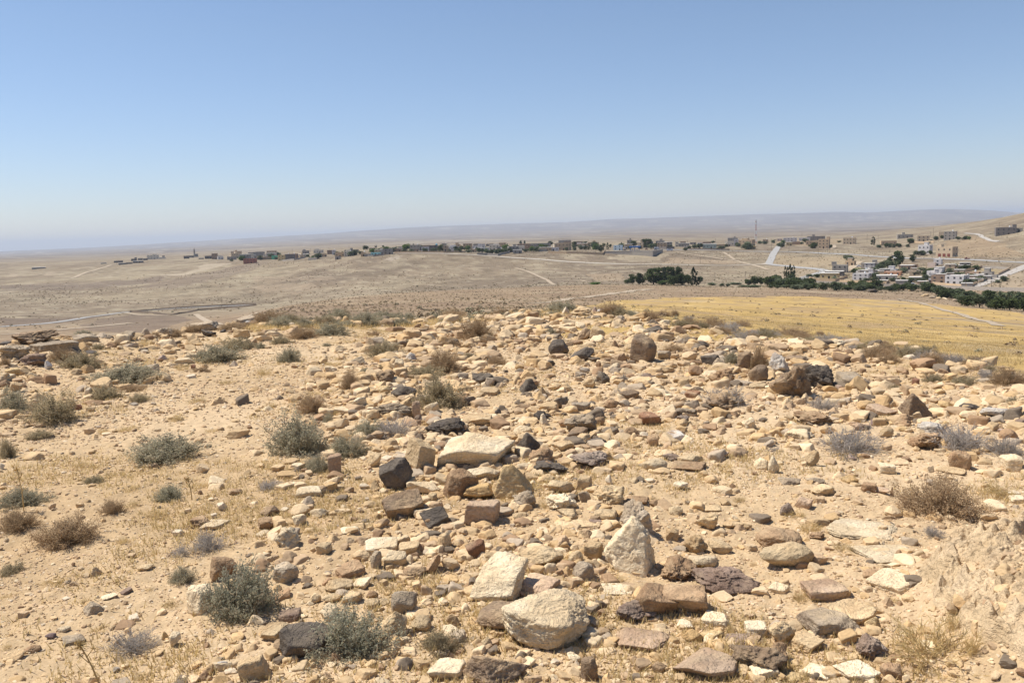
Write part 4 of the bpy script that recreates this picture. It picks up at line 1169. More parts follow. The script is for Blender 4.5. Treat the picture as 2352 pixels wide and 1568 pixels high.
def shrub_proto(seed, kind):
    """unit shrub: radius 1, height 1"""
    g = np.random.default_rng(seed); stems, tips = [], []
    nb = {'g': 130, 'b': 150, 'd': 130, 'y': 70}[kind]
    lob = [(g.uniform(-.45, .45), g.uniform(-.45, .45), g.uniform(.72, 1.08)) for _ in range(5)]
    for _ in range(nb):
        az = g.uniform(0, 6.283); el = math.asin(g.uniform(.02, 1.0)); L = g.uniform(.68, 1.06) * (.82 + .3 * math.sin(az * 3 + seed) * .6)
        b0 = np.array([g.normal() * .13, g.normal() * .13, 0]); d = np.array([math.cos(az) * math.cos(el), math.sin(az) * math.cos(el), math.sin(el)])
        t1 = b0 + d * L; midp = b0 + d * L * .5 + np.array([0, 0, -.06]) + g.normal(size=3) * .07
        if kind == 'd': midp += g.normal(size=3) * .08; t1 = t1 + g.normal(size=3) * .12
        t1[2] = max(t1[2], .03)
        stems.append([b0, midp, t1])
        for _k in range({'g': 6, 'b': 7, 'd': 6, 'y': 4}[kind]):
            u = g.uniform(.35, .95); s0 = b0 + (t1 - b0) * u + (midp - (b0 + t1) / 2) * (1 - abs(2 * u - 1))
            dd = d + g.normal(size=3) * .62 + np.array([0, 0, .15]); dd /= np.linalg.norm(dd); l2 = g.uniform(.14, .34)
            s1 = s0 + dd * l2; s1[2] = max(s1[2], .02)
            stems.append([s0, (s0 + s1) / 2 + g.normal(size=3) * .02, s1]); tips.append((s0, s1))
    tv, tf = ribbons(stems, .020 if kind != 'b' else .015, .008, g)
    # leaves or seed heads along the twigs
    nl = {'g': 13, 'b': 13, 'd': 3, 'y': 4}[kind]; sz = {'g': .030, 'b': .022, 'd': .03, 'y': .04}[kind]; V = []
    for s0, s1 in tips:
        for _ in range(nl):
            c = s0 + (s1 - s0) * g.uniform(.2, 1.05) + g.normal(size=3) * .045; a = g.normal(size=3); a /= np.linalg.norm(a)
            if kind in 'dy': a = (s1 - s0) / (np.linalg.norm(s1 - s0) + 1e-6) + a * .5
            b = np.cross(a, g.normal(size=3)); b /= np.linalg.norm(b); s = sz * g.uniform(.6, 1.35); wd = .42 if kind in 'gb' else .16
            V += [c - a * s, c + b * s * wd, c + a * s * 1.1, c - b * s * wd]
    lv = np.array(V); lf = np.arange(len(lv)).reshape(-1, 4)
    return (tv, tf), (lv, lf)

PROTO = {}
def shrub_meshes(kind, var, leaf):
    key = (kind, var, leaf)
    if key not in PROTO:
        (tv, tf), (lv, lf) = shrub_proto(300 + var * 17 + ord(kind), kind)
        PROTO[key] = (mesh_np("stem", tv, tf, M_TW[kind], False), mesh_np("foliage", lv, lf, M_LF[leaf], False))
    return PROTO[key]
STYLE = {'G': ('g', 'G', 'green grey'), 'g': ('g', 'g', 'grey green'), 'o': ('g', 'o', 'olive brown'), 'b': ('b', 'b', 'brown twiggy'), 'd': ('d', 'd', 'dead grey'), 'y': ('y', 'y', 'straw yellow')}

def shrub(cr, x0, y0, x1, y1, st, lab=None, lm=None, group=None):
    (a0, b0), (a1, b1) = CR[cr](x0, y0), CR[cr](x1, y1)
    kind, leaf, cname = STYLE[st]; w, h = a1 - a0, b1 - b0
    P = hit((a0 + a1) / 2, b1 - .06 * h); zc = depth(P); k = zc / F; dep = math.asin(-ray((a0 + a1) / 2, b1)[2])
    Rx = w * k / 2 * 1.27; Ry = min(Rx, h * k * .75 / max(math.sin(dep), .06) * .55 + .1 * Rx)
    Hh = 1.08 * max(h * k - Ry * math.sin(dep) * .6, h * k * .6)
    t = math.atan2(P[0], P[1])
    c = np.array([P[0] + math.sin(t) * Ry * .7, P[1] + math.cos(t) * Ry * .7]); z = float(zat(c[0], c[1])) - .01
    root = bpy.data.objects.new("shrub" if kind != 'y' else "grass_tuft", None); COL.objects.link(root)
    root.location = (float(c[0]), float(c[1]), z); root.rotation_euler = (0, 0, -t); root.empty_display_size = .1
    m1, m2 = shrub_meshes(kind, int(rng.integers(0, 6)), leaf)
    spin = rng.choice([0, math.pi / 2, math.pi, -math.pi / 2])
    fl = abs(math.sin(spin)) > .5; tx_, ty_ = float(rng.normal() * .11), float(rng.normal() * .11)
    for nm, me in (("stem", m1), ("foliage", m2)):
        o = link(nm, me, root); o.rotation_euler = (tx_, ty_, float(spin)); o.scale = (Ry, Rx, Hh) if fl else (Rx, Ry, Hh)
    OCC.append((c[0], c[1], Rx * .6))
    sz = 'large ' if w > 110 else '' if w > 60 else 'small ' if w > 28 else 'tiny '
    low = 'low ' if h < .42 * w else ''
    noun = 'shrub' if kind != 'y' else 'grass tuft'
    if lab: LAND.append(((a0 + a1) / 2, (b0 + b1) / 2, lm or lab))
    THINGS.append([root, (a0 + a1) / 2, (b0 + b1) / 2, lab or (sz + low + cname + ' ' + noun), group, noun if noun == 'shrub' else 'grass', bool(lab)])
    return root

SHRUBS = {
'M0': """1710 400 2170 575 g|broad grey green shrub beside the pebbly rise|the broad grey green shrub
1980 330 2294 460 o
560 460 890 640 o
440 400 660 570 b|brown shrub leaning over the long grey ledge|the brown shrub by the ledge
800 570 1400 770 g|sprawling grey green shrub with a straw fringe|the sprawling grey green shrub
800 750 1060 910 o
1060 740 1300 830 b
0 800 250 1040 g|dark grey green shrub cut by the picture's edge|the dark edge shrub
280 840 720 1140 o|big grey brown shrub with a dead base|the big grey brown shrub
230 1150 460 1260 o
1180 1210 1790 1490 g|wide pale grey green shrub alone on the strip|the wide pale shrub
870 1130 990 1210 y
640 1430 860 1530 y
0 1220 140 1430 o
1160 840 1330 930 o
1470 250 1640 340 b
1640 200 1830 300 b
1880 210 2220 290 b|long brown brush along the brow|the long brown brow brush
1000 360 1090 430 b
680 350 780 430 b
1190 340 1370 420 y
1340 280 1430 350 b
680 265 820 320 g
270 310 430 360 b
0 490 90 600 b
2040 1180 2150 1240 y
1240 330 1320 365 b
820 380 930 450 o
1480 1010 1680 1100 y
1680 850 1850 930 y
1950 700 2130 760 y
1040 1090 1260 1190 y
1560 560 1700 640 y
1730 580 1890 650 b
1820 1140 2000 1200 y""",
'M1': """190 410 400 575 g|upright grey green shrub standing alone on pebbles|the upright grey green shrub
280 235 540 360 b|dense brown shrub below a taller grey green one|the dense brown shrub
500 190 830 330 g|tall grey green shrub beside a dense brown one|the tall grey green shrub
140 310 310 400 o
360 200 480 260 o
0 275 80 340 b
60 280 130 330 d
0 380 90 440 g
0 590 150 680 y
590 380 680 420 g
830 140 950 210 g
960 150 1150 200 g
1150 180 1290 240 g
930 210 1060 270 y
1450 165 1530 215 G
1000 270 1130 325 b
1310 260 1450 345 b
1430 230 1600 300 b
1320 345 1430 400 o
1010 360 1310 530 o|rounded brown green shrub at the end of the stone row|the rounded brown green shrub
1840 130 2130 390 b|tallest brown shrub at the crest with a ragged top|the tallest brown shrub
2120 190 2220 260 b
1590 330 1850 440 b
1540 430 1830 680 b|broad red brown shrub among crest stones|the broad red brown shrub
1840 460 1970 540 o
2040 480 2240 600 b
1330 590 1680 720 o
1440 650 1860 1010 o|large grey brown shrub spilling over the rounded basalt boulder|the spilling grey brown shrub
760 620 940 810 b|brown shrub beside the pitted dark stone|the brown shrub by the stones
930 600 1060 660 g
1080 580 1210 640 o
370 840 620 1030 b|round brown shrub on the strip's edge|the round brown shrub
140 1010 640 1440 g|large grey green shrub sprawling towards bare ground|the large sprawling green shrub
600 980 700 1150 g
870 1070 1150 1250 g
1040 1040 1430 1260 d
660 1200 990 1430 g
430 1360 660 1560 g
440 690 500 780 y
1480 1060 1600 1130 y
240 790 380 830 y
600 560 780 600 y
1200 1250 1280 1310 y
60 930 200 980 y
630 960 760 1050 y
1000 240 1100 270 y
1620 150 1760 210 g
1250 140 1400 190 g
700 80 840 150 b""",
'M2': """240 65 340 110 b
0 80 170 140 g
960 90 1170 160 g|pale grey green shrub at the edge of the yellow field|the pale field edge shrub
1270 85 1430 150 b
1410 170 1610 245 o
1640 190 1760 260 o
1700 140 1900 260 b|brown shrub leaning out over the yellow field|the leaning brown shrub
1950 250 2150 370 d
1330 390 1540 480 b
2130 390 2294 640 b|tall dark brown shrub behind the huge hollow boulder|the tall dark brown shrub
1900 450 2030 580 g
860 180 950 220 o
310 250 400 320 g
1700 790 2140 1000 d|dead grey shrub lying over a brown boulder|the dead shrub on the boulder
880 780 1000 860 d
960 640 1040 740 d
1840 1070 1920 1130 y
1950 190 2150 240 b
940 1260 1140 1340 y
1500 140 1640 180 d
1430 80 1500 150 b
640 1400 700 1440 y""",
'M3': """40 230 380 330 b|long brown brush at the border of the yellow field|the long border brush
330 320 520 400 o
540 310 740 360 d
690 390 830 450 d
820 400 1060 530 b|brown shrub on the upper slope among white stones|the upper slope brown shrub
1050 410 1410 500 b
1380 460 1620 590 b|dense red brown shrub above pale bedrock|the dense red brown shrub
980 470 1190 580 b
980 355 1080 405 b
850 360 960 400 o
1830 490 2000 560 b
1740 540 2050 640 b
2000 590 2294 780 b|large red brown shrub at the picture's edge|the large edge shrub
1640 670 1880 780 o
1400 660 1570 750 o
1070 750 1200 820 o
370 840 620 1000 d|dead dark shrub in front of the huge hollow boulder|the dead dark shrub
430 1130 1000 1440 d|wide dead grey shrub spread over pale ground|the wide dead grey shrub
1470 1130 1960 1420 d|dead grey shrub behind the brown upright block|the dead shrub by the block
1940 1210 2294 1430 d
850 690 930 760 d
2140 850 2294 960 g
1520 850 1680 920 d
0 1310 150 1370 d
0 420 120 520 b
430 270 500 320 b
1460 560 1640 640 o
1880 620 2030 720 d
930 820 1080 880 y""",
'B0': """0 80 330 260 g|sprawling pale green shrub under a dry thistle stalk|the pale green thistle shrub
0 260 280 450 b|brown shrub cut by the picture's edge below the pale green one|the brown edge shrub
290 270 750 570 b|large brown feathery shrub with two cream stones at its foot|the large feathery brown shrub
760 170 940 310 b
1180 60 1380 210 G
640 0 800 70 o
1440 390 1710 620 d|dead grey brush in a low tangle|the low dead tangle
1270 510 1450 630 d
1290 680 1480 840 g|small grey green shrub on dry grass|the small green shrub
1570 660 2100 1150 G|big blue green shrub beside the large cream stone|the big blue green shrub
800 1200 1190 1400 d
930 180 1080 260 y
900 70 1060 130 y
1060 250 1260 350 y
0 640 200 760 o
300 760 520 860 y
0 860 180 930 y
600 900 700 980 y
1200 930 1420 1020 y
680 1120 820 1200 y
1400 60 1600 110 y
1030 840 1160 890 y
0 1250 90 1330 y
850 440 1010 530 y""",
'B1': """400 1000 1010 1450 G|tall blue green shrub at the front beside the dark boulder|the front green shrub
1240 1150 1560 1390 o|small grey brown twiggy shrub in front rubble|the front twiggy shrub
0 20 170 130 d
340 400 530 470 y
700 360 800 400 y
780 190 930 250 y
200 0 330 60 y
70 600 240 650 y
0 1440 130 1568 y""",
'B2': """180 190 340 270 y
660 740 900 850 y
1390 640 1480 740 y
1560 1090 1700 1220 y
1660 140 1770 220 y
1330 1090 1500 1160 y""",
'B3': """950 0 1610 380 b|big dark brown shrub beside the earthy outcrop|the big dark brown shrub
1600 20 1900 200 y
900 1100 1580 1568 y|sprawl of dry spiny yellow weeds at the lower edge|the spiny yellow weeds
1160 370 1330 490 d
220 330 420 460 y
100 250 300 350 y
470 480 650 610 y
860 900 1010 970 y
160 850 290 990 y
250 870 480 990 y
110 1330 240 1430 y
1340 960 1470 1200 y
1450 1100 1600 1400 y""",
}
for cr, txt in SHRUBS.items():
    for line in txt.split('\n'):
        a = line.split('|'); q_ = a[0].split()
        shrub(cr, *map(float, q_[:4]), q_[4], a[1] if len(a) > 1 else None, a[2] if len(a) > 2 else None)

# soft brush all along the brow
_b = np.random.default_rng(88); _bx, _by = [0, 200, 400, 600, 800, 1000, 1200, 1330, 1450, 1700, 2000, 2200, 2352], [795, 778, 765, 747, 738, 735, 718, 714, 726, 766, 802, 836, 872]
for i in range(62):
    px = _b.uniform(600, 1330) if i < 34 else _b.uniform(1400, 2340); w_ = _b.uniform(26, 64); py = np.interp(px, _bx, _by) + _b.uniform(-2, 14 if i < 34 else 9)
    shrub('F', px - w_ / 2, py - w_ * _b.uniform(.38, .6), px + w_ / 2, py, str(_b.choice(list('gobg' if i < 34 else 'bbod'))))

# dry thistle stalks
def thistle(px, py, top, lean, lab):
    P = hit(px, py); k = depth(P) / F; H = (py - top) * k
    root = bpy.data.objects.new("thistle", None); COL.objects.link(root); root.location = P.tolist()
    g = np.random.default_rng(int(px)); st = MB()
    p0 = np.array([0, 0, 0.0]); tip = np.array([lean * H, 0, H]); mid_ = tip * .5 + np.array([.03 * H, 0, 0])
    st.tube(p0, mid_, .0036, .003); st.tube(mid_, tip, .003, .0018)
    def head(e, n, L, w):
        hd = MB()
        for _ in range(n):
            dd = g.normal(size=3); dd /= np.linalg.norm(dd); hd.tube(e, e + dd * L, w, .0003, 3)
        hd.build("seed_head", M_LF['y'], root)
    for u, s in ((.45, 1), (.6, -1), (.72, 1), (.85, -1)):
        b = tip * u; e = b + np.array([s * .16 * H, g.normal() * .08 * H, .2 * H]); st.tube(b, e, .002, .0012, 5); head(e, 22, .016, .0011)
    head(tip, 60, .027, .0014)
    st.build("stem", M_TW['y'], root)
    THINGS.append([root, px, (py + top) / 2, lab, None, 'thistle', True])
thistle(55, 1175, 1075, -.05, "tall dry brown thistle stalk above the pale green shrub")
thistle(232, 1580, 1475, -.35, "dry yellow thistle with a spiky head at the lower edge")
thistle(441, 1148, 1098, -.1, "bare pale thistle stalk beside a dark green tuft")

# bushes on the far slope and in the field: the nearest as things, the rest as ground cover
def blob_cards(g, n, sx, sz, card):
    V = []
    for _ in range(n):
        d = g.normal(size=3); d /= np.linalg.norm(d); d[2] = abs(d[2]); c = d * np.array([sx, sx, sz]) * g.uniform(.55, 1.0) ** .5
        a = g.normal(size=3); a /= np.linalg.norm(a); b = np.cross(a, g.normal(size=3)); b /= np.linalg.norm(b); s = card * g.uniform(.6, 1.3)
        V += [c - a * s, c - b * s * .7, c + a * s, c + b * s * .7]
    return np.array(V)
_g = np.random.default_rng(77)
BUSH = [blob_cards(_g, 46, .5, .62, .15) for _ in range(4)]
m_scrub, snt, sb = new_mat("dry_scrub")
sa = nd(snt, "ShaderNodeAttribute", attribute_name="tint"); snt.links.new(sa.outputs["Color"], sb.inputs["Base Color"])
SPAL = np.array([(.225, .165, .10), (.27, .205, .125), (.20, .165, .105), (.165, .145, .09), (.31, .235, .14), (.105, .08, .06)])

def scrub_points(n, seed, rlo, rhi, tlo, thi, dens):
    g = np.random.default_rng(seed); out = []
    while len(out) < n:
        u = g.random(n * 2); r = np.exp(np.log(rlo) + (np.log(rhi) - np.log(rlo)) * u ** .8); t = g.uniform(tlo, thi, n * 2)
        x, y = r * np.sin(t), r * np.cos(t); k = g.random(n * 2) < dens(x, y); out += list(zip(x[k], y[k]))
    return np.array(out[:n])
def slope_dens(x, y):
    inf = in_poly(x, y, FIELD); t = np.arctan2(x, y); crest = np.interp(t, TH, _lr[0]); r = np.hypot(x, y)
    sh = np.interp(t, TH, _lr[3])
    b = np.clip(.55 + .7 * fbm2(x * .03, y * .03, 301, 3), .15, 1)
    band = np.sin((y * .98 + x * .22) * .19 + 2.2 * fbm2(x * .02, y * .03, 121, 3))
    return np.where(r < crest * 1.9 + 10, 0, np.where(inf, sstep(.90, .99, band) * .30 + .008, b)) * np.where(r > sh * 1.02, .0, 1)
def scrub_mesh(name, pts, smin, smax, pal, seed):
    g = np.random.default_rng(seed); z = zat(pts[:, 0], pts[:, 1]); V, C = [], []
    for i, (x, y) in enumerate(pts):
        s = g.uniform(smin, smax) * (.6 + .4 * g.random()); a = g.uniform(0, 6.28); R_ = rot(0, 0, a)
        V.append(BUSH[i % 4] @ R_.T * np.array([s, s, s * g.uniform(.6, 1)]) + np.array([x, y, z[i]])); C.append(np.tile(pal[g.integers(0, len(pal))] * g.uniform(.8, 1.2), (len(BUSH[0]), 1)))
    V = np.concatenate(V); return tag(link(name, mesh_np(name, V, np.arange(len(V)).reshape(-1, 4), m_scrub, False, np.concatenate(C))), kind="stuff")
scrub_mesh("slope_scrub", scrub_points(7500, 5, 45, 500, -.62, .62, slope_dens), .22, .60, SPAL * 1.5, 6)
def valley_dens(x, y):
    return np.clip(.42 + 1.5 * fbm2(x * .010, y * .010, 311, 3), .04, 1) * ~in_poly(x, y, FIELD)
scrub_mesh("valley_scrub", scrub_points(6500, 8, 470, 1050, -.6, .62, valley_dens), .6, 1.7, SPAL[[0, 2, 3, 1]] * 1.35, 9)
# single bushes and dark stones one can pick out on the slope
BM = [mesh_np("bush", b, np.arange(len(b)).reshape(-1, 4), None, False, np.tile(SPAL[i] * 1.4, (len(b), 1))) for i, b in enumerate(BUSH)]
for m_ in BM: m_.materials.append(m_scrub)
for i, (x, y) in enumerate(scrub_points(70, 15, 60, 230, -.22, .12, lambda x, y: (slope_dens(x, y) > .3) * ~in_poly(x, y, FIELD) * 1.0)):
    o = link("bush", BM[i % 4], None, (x, y, float(zat(x, y)) - .03), rng.uniform(0, 6)); s = rng.uniform(.6, 1.25); o.scale = (s, s, s * .9)
    tag(o, "small round brown bush dotted over the slope below the stony crest", "bush", "bushes on the slope below the crest")
for i, (x, y) in enumerate(scrub_points(30, 19, 45, 260, .10, .60, lambda x, y: in_poly(x, y, FIELD) * .3)):
    o = link("bush", BM[i % 4], None, (x, y, float(zat(x, y)) - .03), rng.uniform(0, 6)); s = rng.uniform(.3, .75); o.scale = (s * 1.2, s, s * .7)
    tag(o, "small dry brown bush standing in the yellow field", "bush", "bushes in the yellow field")

# straw grass: stubble of the field near the brow, dry grass on the hilltop
def blades(name, pts, h0, h1, nb, spread, mat, seed, w=.006):
    g = np.random.default_rng(seed); n = len(pts) * nb; c = np.repeat(pts, nb, 0) + g.normal(size=(n, 2)) * spread
    z = zat(c[:, 0], c[:, 1]); h = g.uniform(h0, h1, n); az = g.uniform(0, 6.283, n); ln_ = g.uniform(.2, 1.1, n) * h
    b = np.stack([c[:, 0], c[:, 1], z - .005], 1); t = b + np.stack([np.cos(az) * ln_, np.sin(az) * ln_, h], 1); s = np.stack([-np.sin(az), np.cos(az), np.zeros(n)], 1) * (w * g.uniform(.6, 1.4, n))[:, None]
    V = np.stack([b - s, b + s, t], 1).reshape(-1, 3)
    return tag(link(name, mesh_np(name, V, np.arange(3 * n).reshape(-1, 3), mat, False)), kind="stuff")
def grass_dens(x, y):
    t = np.arctan2(x, y); r = np.hypot(x, y)
    return np.clip(.12 + 1.9 * fbm2(x * .7, y * .7, 401, 3) - .3 * rubble(x, y), 0, 1) * (r < np.interp(t, TH, _lr[0]) * 1.2)
def spts(n, seed, rlo, rhi, dens):
    g = np.random.default_rng(seed); out = []
    while len(out) < n:
        r = rlo + (rhi - rlo) * g.random(n * 2) ** 1.2; t = g.uniform(-.66, .76, n * 2); x, y = r * np.sin(t), r * np.cos(t); k = g.random(n * 2) < dens(x, y); out += list(zip(x[k], y[k]))
    return np.array(out[:n])
blades("dry_grass", spts(8500, 31, 2.6, 20, grass_dens), .012, .045, 14, .035, M_LF['y'], 32, .0032)
brow = []
_g = np.random.default_rng(35)
for _ in range(1500):
    px = _g.uniform(560, 1330); P = W(px, np.interp(px, [0, 200, 400, 600, 800, 1000, 1200, 1330], [795, 778, 765, 747, 738, 735, 718, 714]) + _g.uniform(0, 14), 6.0); brow.append(P)
blades("brow_grass", np.array(brow), .03, .11, 9, .12, M_LF['y'], 36, .005)
blades("field_stubble", scrub_points(9000, 37, 30, 130, .05, .60, lambda x, y: in_poly(x, y, FIELD) * (.25 + .9 * (fbm2(x * .15, y * .15, 411, 2) > -.1))), .05, .14, 9, .25, M_LF['y'], 38, .014)
# ------------------------------------------------------------------ the town
HM = {'b': plain("beige_plaster", (0.552, 0.428, 0.290)), 't': plain("tan_plaster", (0.524, 0.380, 0.241)), 'g': plain("grey_block", (0.352, 0.310, 0.262)), 'd': plain("dark_block", (0.207, 0.179, 0.159)),
      'w': plain("white_plaster", (.62, .575, .54)), 'k': plain("cream_plaster", (0.718, 0.621, 0.483)), 'n': plain("brown_block", (0.359, 0.248, 0.172)), 'r': plain("red_block", (0.373, 0.159, 0.110)),
      'o': plain("orange_plaster", (0.580, 0.297, 0.166)), 'y': plain("yellow_plaster", (0.621, 0.469, 0.248)), 'u': plain("turquoise_plaster", (0.359, 0.635, 0.607)), 'G': plain("green_plaster", (0.138, 0.497, 0.290)),
      'l': plain("pale_blue_plaster", (0.649, 0.745, 0.773)), 'p': plain("pinkish_plaster", (0.662, 0.524, 0.428)), 's': plain("pale_green_plaster", (0.497, 0.531, 0.428))}
HNAME = {'b': 'beige', 't': 'tan', 'g': 'grey', 'd': 'dark grey', 'w': 'white', 'k': 'cream', 'n': 'brown', 'r': 'red', 'o': 'orange red', 'y': 'yellowish', 'u': 'turquoise', 'G': 'bright green', 'l': 'pale blue', 'p': 'pinkish', 's': 'pale green'}
m_roof = plain("roof_screed", (.60, .56, .50)); m_win = plain("dark_window", (.07, .07, .075), .3); m_door = plain("metal_door", (.22, .07, .05), .6); m_dkdoor = plain("dark_doorway", (.04, .035, .03))
m_tank = plain("water_tank_metal", (.62, .62, .62), .5); m_conc2 = plain("concrete_coping", (.52, .48, .42)); m_steel = plain("galvanised_steel", (.38, .38, .38), .5); m_pole = plain("weathered_pole", (.20, .16, .12))
m_rdp = plain("red_paint", (.50, .075, .05), .5); m_wtp = plain("white_paint", (.72, .70, .68), .5); m_blue = plain("blue_paint", (.06, .17, .42), .5); m_rub = plain("tyre_rubber", (.02, .02, .02))
def sbox(name, x, y, z, mat):
    b = MB(); b.box(-x / 2, -y / 2, 0, x / 2, y / 2, z); return b.mesh(name, mat)
ME_WIN = sbox("window", 1.1, .12, 1.2, m_win); ME_DOOR = sbox("door", 1.3, .14, 2.2, m_dkdoor); ME_RDOOR = sbox("door", 2.3, .16, 2.7, m_door)
_t = MB(); _t.lathe([(.5, .3), (.55, .3), (.55, 1.4), (.3, 1.6), (.05, 1.62)], 10)
for sx in (-.35, .35):
    for sy in (-.35, .35): _t.box(sx - .05, sy - .05, 0, sx + .05, sy + .05, .32)
ME_TANK = _t.mesh("roof_tank", m_tank)
HLAND = []; HT = []

def house(cr, x0, y0, x1, y1, col, st, yaw=0.0, ex='', lab=None, lm=None, rr=None):
    (a0, b0), (a1, b1) = CR[cr](x0, y0), CR[cr](x1, y1)
    px = (a0 + a1) / 2; P = hit(px, b1, 30.0); k = depth(P) / F; Wd, H = (a1 - a0) * k, (b1 - b0) * k * 1.12
    yr = math.radians(yaw); dr = .75; w = Wd / (math.cos(yr) + dr * abs(math.sin(yr))); d = max(dr * w, 4.0)
    if d > 14: d = 14
    t = math.atan2(P[0], P[1]); off = (d * math.cos(yr) + w * abs(math.sin(yr))) / 2
    c = P[:2] + np.array([math.sin(t), math.cos(t)]) * off
    z = P[2]
    root = bpy.data.objects.new("house", None); COL.objects.link(root); root.location = (float(c[0]), float(c[1]), float(z)); root.rotation_euler = (0, 0, -t + yr)
    m = HM[col]; hw, hd = w / 2, d / 2; fl = min(.35, H * .12); B = H - fl
    zb = -max(2.0, .25 * off * 2)
    b = MB(); b.box(-hw, -hd, zb, hw, hd, B)
    for q in ((-hw, -hd, hw, -hd + .2), (-hw, hd - .2, hw, hd), (-hw, -hd + .2, -hw + .2, hd - .2), (hw - .2, -hd + .2, hw, hd - .2)): b.box(q[0], q[1], B, q[2], q[3], H)
    b.build("wall", m, root)
    rb = MB(); rb.box(-hw + .2, -hd + .2, B, hw - .2, hd - .2, B + .05 if 'W' not in ex else H + .02)
    if 'W' in ex: rb.box(-hw - .25, -hd - .25, H + .02, hw + .25, hd + .25, H + .22)
    rb.build("roof", m_roof, root)
    if 'T' in ex:      # stair tower on the roof
        f = float(re.match(r'[0-9.]+', ex.split('T')[1]).group()); tw = min(3.4, w * .3)
        tb = MB(); xc = -hw + w * f; tb.box(xc - tw / 2, -hd * .5, B + .05, xc + tw / 2, hd * .5, B + 2.7); tb.box(xc - tw / 2 - .15, -hd * .5 - .15, B + 2.7, xc + tw / 2 + .15, hd * .5 + .15, B + 2.85)
        tb.build("stair_tower", m, root)
    if 'U' in ex:      # set-back upper block
        f0, f1, hh = map(float, re.match(r'[0-9./]+', ex.split('U')[1]).group().split('/'))
        ub = MB(); ub.box(-hw + w * f0, -hd * .6, B + .05, -hw + w * f1, hd * .8, B + hh); o = ub.build("upper_floor", m, root)
        rb = MB(); rb.box(-hw + w * f0 - .15, -hd * .6 - .15, B + hh, -hw + w * f1 + .15, hd * .8 + .15, B + hh + .15); rb.build("upper_roof", m_roof, root)
    if 'K' in ex:
        o = link("roof_tank", ME_TANK, root); o.location = (hw * .4, 0, B + .05)
    fh = B / st
    if 'x' not in ex:
        n = int(min(4, max(1, w / 3.4)))
        dd = -1 if 'D' in ex or 'R' in ex else int(n // 2)
        for s in range(st):
            for i in range(n):
                x = -hw + w * (i + .5) / n
                if s == 0 and i == dd:
                    o = link("door", ME_DOOR, root); o.location = (x, -hd - .02, 0.02); o.scale = (1, 1, min(1, fh * .75 / 2.2)); continue
                if s == 0 and 'R' in ex: continue
                o = link("window", ME_WIN, root); o.location = (x, -hd - .02, s * fh + fh * .38); o.scale = (1, 1, min(1, fh * .42 / 1.25))
            if abs(yaw) > 12:
                sg = 1 if yaw < 0 else -1
                sg = -sg if False else (1 if yaw < 0 else -1)
                for i in range(max(1, int(min(3, d / 4)))):
                    o = link("window", ME_WIN, root); o.location = (sg * (hw + .02), -hd + d * (i + .5) / max(1, int(min(3, d / 4))), s * fh + fh * .38); o.rotation_euler = (0, 0, math.pi / 2); o.scale = (1, 1, min(1, fh * .42 / 1.25))
    if 'R' in ex:
        for i in range(3):
            o = link("door", ME_RDOOR, root); o.location = (-hw + w * (.22 + .28 * i), -hd - .02, .05)
    if 'P' in ex:      # open porch front
        pb = MB()
        for i in range(5): pb.box(-hw + (w - .3) * i / 4, -hd - 1.6, zb, -hw + (w - .3) * i / 4 + .3, -hd - 1.3, B * .95)
        pb.box(-hw, -hd - 1.7, B * .95, hw, -hd - .01, B * .95 + .2); pb.build("porch", m, root)
    stn = {1: 'one-storey', 2: 'two-storey', 3: 'three-storey'}[st]
    if lab: HLAND.append((px, (b0 + b1) / 2, lm or lab))
    sz = 'tiny ' if a1 - a0 < 13 else 'small ' if a1 - a0 < 26 else 'long ' if (a1 - a0) > 3.2 * (b1 - b0) else ''
    extra = ' with a stair tower' if 'T' in ex else ' with a pale roof' if 'W' in ex else ' with a roof tank' if 'K' in ex else ''
    HT.append([root, px, (b0 + b1) / 2, lab or (sz + HNAME[col] + ' ' + stn + ' house' + extra), None, 'house', bool(lab)])
    return root

